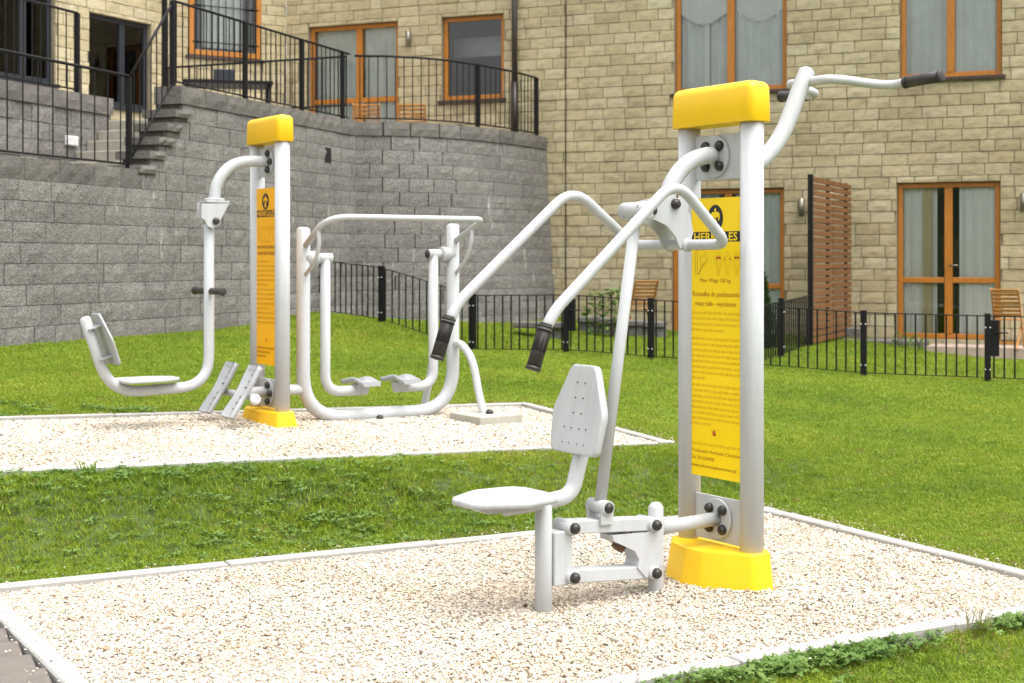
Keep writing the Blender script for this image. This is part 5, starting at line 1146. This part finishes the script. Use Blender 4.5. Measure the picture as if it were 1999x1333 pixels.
# pedals
fz = K2.p(505, 765).z; m = MB(); m.tube([(.02, 0, fz), (.20, 0, fz)], .034, 20, .1); K2.b(m, 'pedal_arm', 'paint')
pc = K2.p(452, 763); m = MB(); m.tube([(pc.x - .035, -.19, pc.z - .02), (pc.x - .035, .24, pc.z - .02)], .022, 16, .3); pbr = K2.b(m, 'pedal_bar', 'paint')
m = MB(); m.ball((pc.x - .045, .26, pc.z - .035), .034); K2.b(m, 'end_ball', 'white', pbr)
pax = Vector((-.53, 0, .848)); pn = Vector((.848, 0, .53))
def footplate(rig, o, ax, ay, az, L, wd, name, parent, wave=.012):
    o, ax, ay, az = Vector(o), Vector(ax).normalized(), Vector(ay).normalized(), Vector(az).normalized(); n = 16; rows = []
    for i in range(n + 1):
        t = i / n; w = wd * (1 - .16 * math.exp(-((t - .42) / .16) ** 2)); x = (t - .5) * L; endk = 1.6 if i in (0, n) else 0; dz = wave * math.cos(t * 6.283 * 1.0)
        rim = .022; sec = [(-w / 2, -.008), (-w / 2, rim), (-w / 2 + .008, rim), (-w / 2 + .014, .002), (w / 2 - .014, .002), (w / 2 - .008, rim), (w / 2, rim), (w / 2, -.008)]
        if i in (0, n): sec = [(a, b if b < .01 and abs(a) > w / 2 - .001 else rim) for a, b in sec]
        rows.append([o + ax * x + ay * a + az * (b + dz) for a, b in sec])
        if i in (0, n): rows[-1:] = [rows[-1]] 
    rows = [rows[0]] + [[p for p in rows[0]]] + rows[1:]
    rows[1] = [q + ax * .008 for q in [o + ax * (-.5 * L) + ay * a + az * (b + wave) for a, b in ((-wd / 2, -.008), (-wd / 2, .022), (-wd / 2 + .008, .022), (-wd / 2 + .014, .002), (wd / 2 - .014, .002), (wd / 2 - .008, .022), (wd / 2, .022), (wd / 2, -.008))]]
    m = MB(); m.loft(rows, True); pdl = rig.b(m, name, 'plate', parent)
    for t in (-.32, -.2, -.08, .1, .22, .34):
        q = MB(); dz = wave * math.cos((t + .5) * 6.283) + .003; q.obox(o + ax * L * t + az * dz, ay * (.014 if abs(t) < .21 else .006), ax * .003, az * .0015); q.build('slot', MT['ink'], pdl)
    return pdl
for sv in (-.16, .20): footplate(K2, (pc.x + .01, sv, pc.z + .005), pax, (0, 1, 0), pn, .36, .15, 'pedal', pbr, .004)
# air walker frame
fl, fr_ = K2.p(592, 600).x, K2.p(884, 600).x; zbt = K2.p(700, 811).z; ztl = K2.p(592, 447).z; ztr = K2.p(884, 440).z
m = MB(); m.tube(fillet([(fl, 0, ztl), (fl, 0, zbt), (fr_, 0, zbt), (fr_, 0, ztr)], [.30, .30], 14), .0445, 24, .4); fm = K2.b(m, 'walker_frame', 'paint')
m = MB(); m.tube([(0, 0, K2.p(570, 760).z), (fl, 0, K2.p(590, 760).z)], .034, 20, 0); K2.b(m, 'joining_tube', 'paint')
r0 = Vector((fl, .03, K2.p(595, 480).z)); r3 = Vector((fr_, .03, K2.p(888, 471).z)); ra = K2.p(645, 427, .34); rbb = K2.p(938, 424, .34); ra.x, rbb.x = fl + .0, fr_ - .03; ra.z = rbb.z = (ra.z + rbb.z) / 2
m = MB(); m.tube(fillet([r0, ra, rbb, r3], [.16, .06], 10), .0195, 14, .0); hr = K2.b(m, 'handrail', 'paint')
for fx, sgn in ((fl, 1), (fr_, 1)):
    tp = r0.lerp(ra, .6) if fx == fl else r3.lerp(rbb, .62); bt_ = Vector((fx, .03, K2.p(596, 537, .03).z)); m = MB(); m.tube(smooth_path([tp, (fx, tp.y + .012, tp.z - .10), (fx, tp.y - .04, tp.z - .20), bt_], 6), .013, 12, 0); K2.b(m, 'rail_brace', 'paint', hr)
zpv = K2.p(630, 504).z
for fx, sg, lx_px, name in ((fl, -1, 635, 'a'), (fr_, 1, 846, 'b')):
    lx = K2.p(lx_px, 560).x; zp_ = zpv if sg < 0 else K2.p(860, 496).z
    m = MB(); m.cyl((fx, 0, zp_), (fx + sg * .10, 0, zp_), .047, 22, 0); m.cyl((fx + sg * .075, 0, zp_), (fx + sg * .095, 0, zp_), .053, 22, 0); K2.b(m, 'pivot_sleeve', 'paint', fm)
    m = MB(); m.cyl((fx + sg * .09, 0, zp_), (lx + sg * .045, 0, zp_), .034, 20, 0); pvv = K2.b(m, 'pivot_tube', 'paint', fm)
    c = Vector((lx + sg * .045, 0, zp_)); m = MB(); m.ball(c, .031, sc=(.55, 1, 1)); K2.b(m, 'end_cap', 'cap', fm)
    zpd = K2.p(690, 762).z if sg < 0 else K2.p(800, 755).z; pe = lx + sg * .24
    m = MB(); m.tube(fillet([(lx, 0, zp_), (lx, 0, zpd), (pe, 0, zpd)], [.17], 12), .0335, 20, .2); lg = K2.b(m, 'walker_leg', 'paint')
    footplate(K2, (pe + sg * .02, .0, zpd + .055), (0, 1, 0), (1, 0, 0), (0, 0, 1), .33, .125, 'foot_tray', lg, -.012)
    m = MB(); m.prism([(-.05, 0), (.05, 0), (.02, -.07), (-.02, -.07)], (pe + sg * .02, 0, zpd + .04), (0, 1, 0), (0, 0, 1), (1, 0, 0), .09, 0); K2.b(m, 'tray_bracket', 'plate', lg)
# braces on concrete slabs
def slab(c, hx, hy, h, label, rz=UA):
    m = MB(); m.obox((0, 0, 0), (hx, 0, 0), (0, hy, 0), (0, 0, h), .006); o = m.build('concrete_slab', MT['concrete']); o.location = c; o.rotation_euler = (0, 0, rz); tag(o, label, 'slab', 'concrete footing slabs'); return o
bf = K2.p(941, 822, .46); bs_ = K2.p(889, 672, .03)
m = MB(); m.tube(smooth_path([(fr_, .03, bs_.z), (fr_ + .0, .10, bs_.z + .005), (fr_, .24, bs_.z - .09), (fr_, .34, bs_.z - .33), (fr_, .40, .02)], 8), .0265, 16, 0); K2.b(m, 'brace', 'paint')
m = MB(); m.tube(smooth_path([(fr_, -.03, bs_.z), (fr_ - .0, -.10, bs_.z + .005), (fr_, -.24, bs_.z - .09), (fr_, -.34, bs_.z - .33), (fr_, -.40, .0)], 8), .0265, 16, 0); K2.b(m, 'brace', 'paint')
dome_bolt(K2, (fr_ - .0, .465, .045), (0, 0, 1), .026); 
mx_ = (fl + fr_) / 2; dome_bolt(K2, (mx_ + .06, .10, .016), (0, 0, 1), .024)
Mw = Matrix.Translation(K2.M) @ Matrix.Rotation(UA, 4, 'Z')
def w2(u, v, z): return Mw @ Vector((u, v, z))
slab(w2(fr_, .42, .004), .17, .19, .042, 'pale concrete slab under the curved front brace of the rear machine')
slab(w2(fr_, -.42, -.004), .15, .15, .028, 'pale concrete slab half buried behind the walking frame')
slab(w2(mx_ + .05, .17, -.012), .15, .13, .03, 'pale concrete slab half buried under the middle of the walking frame')
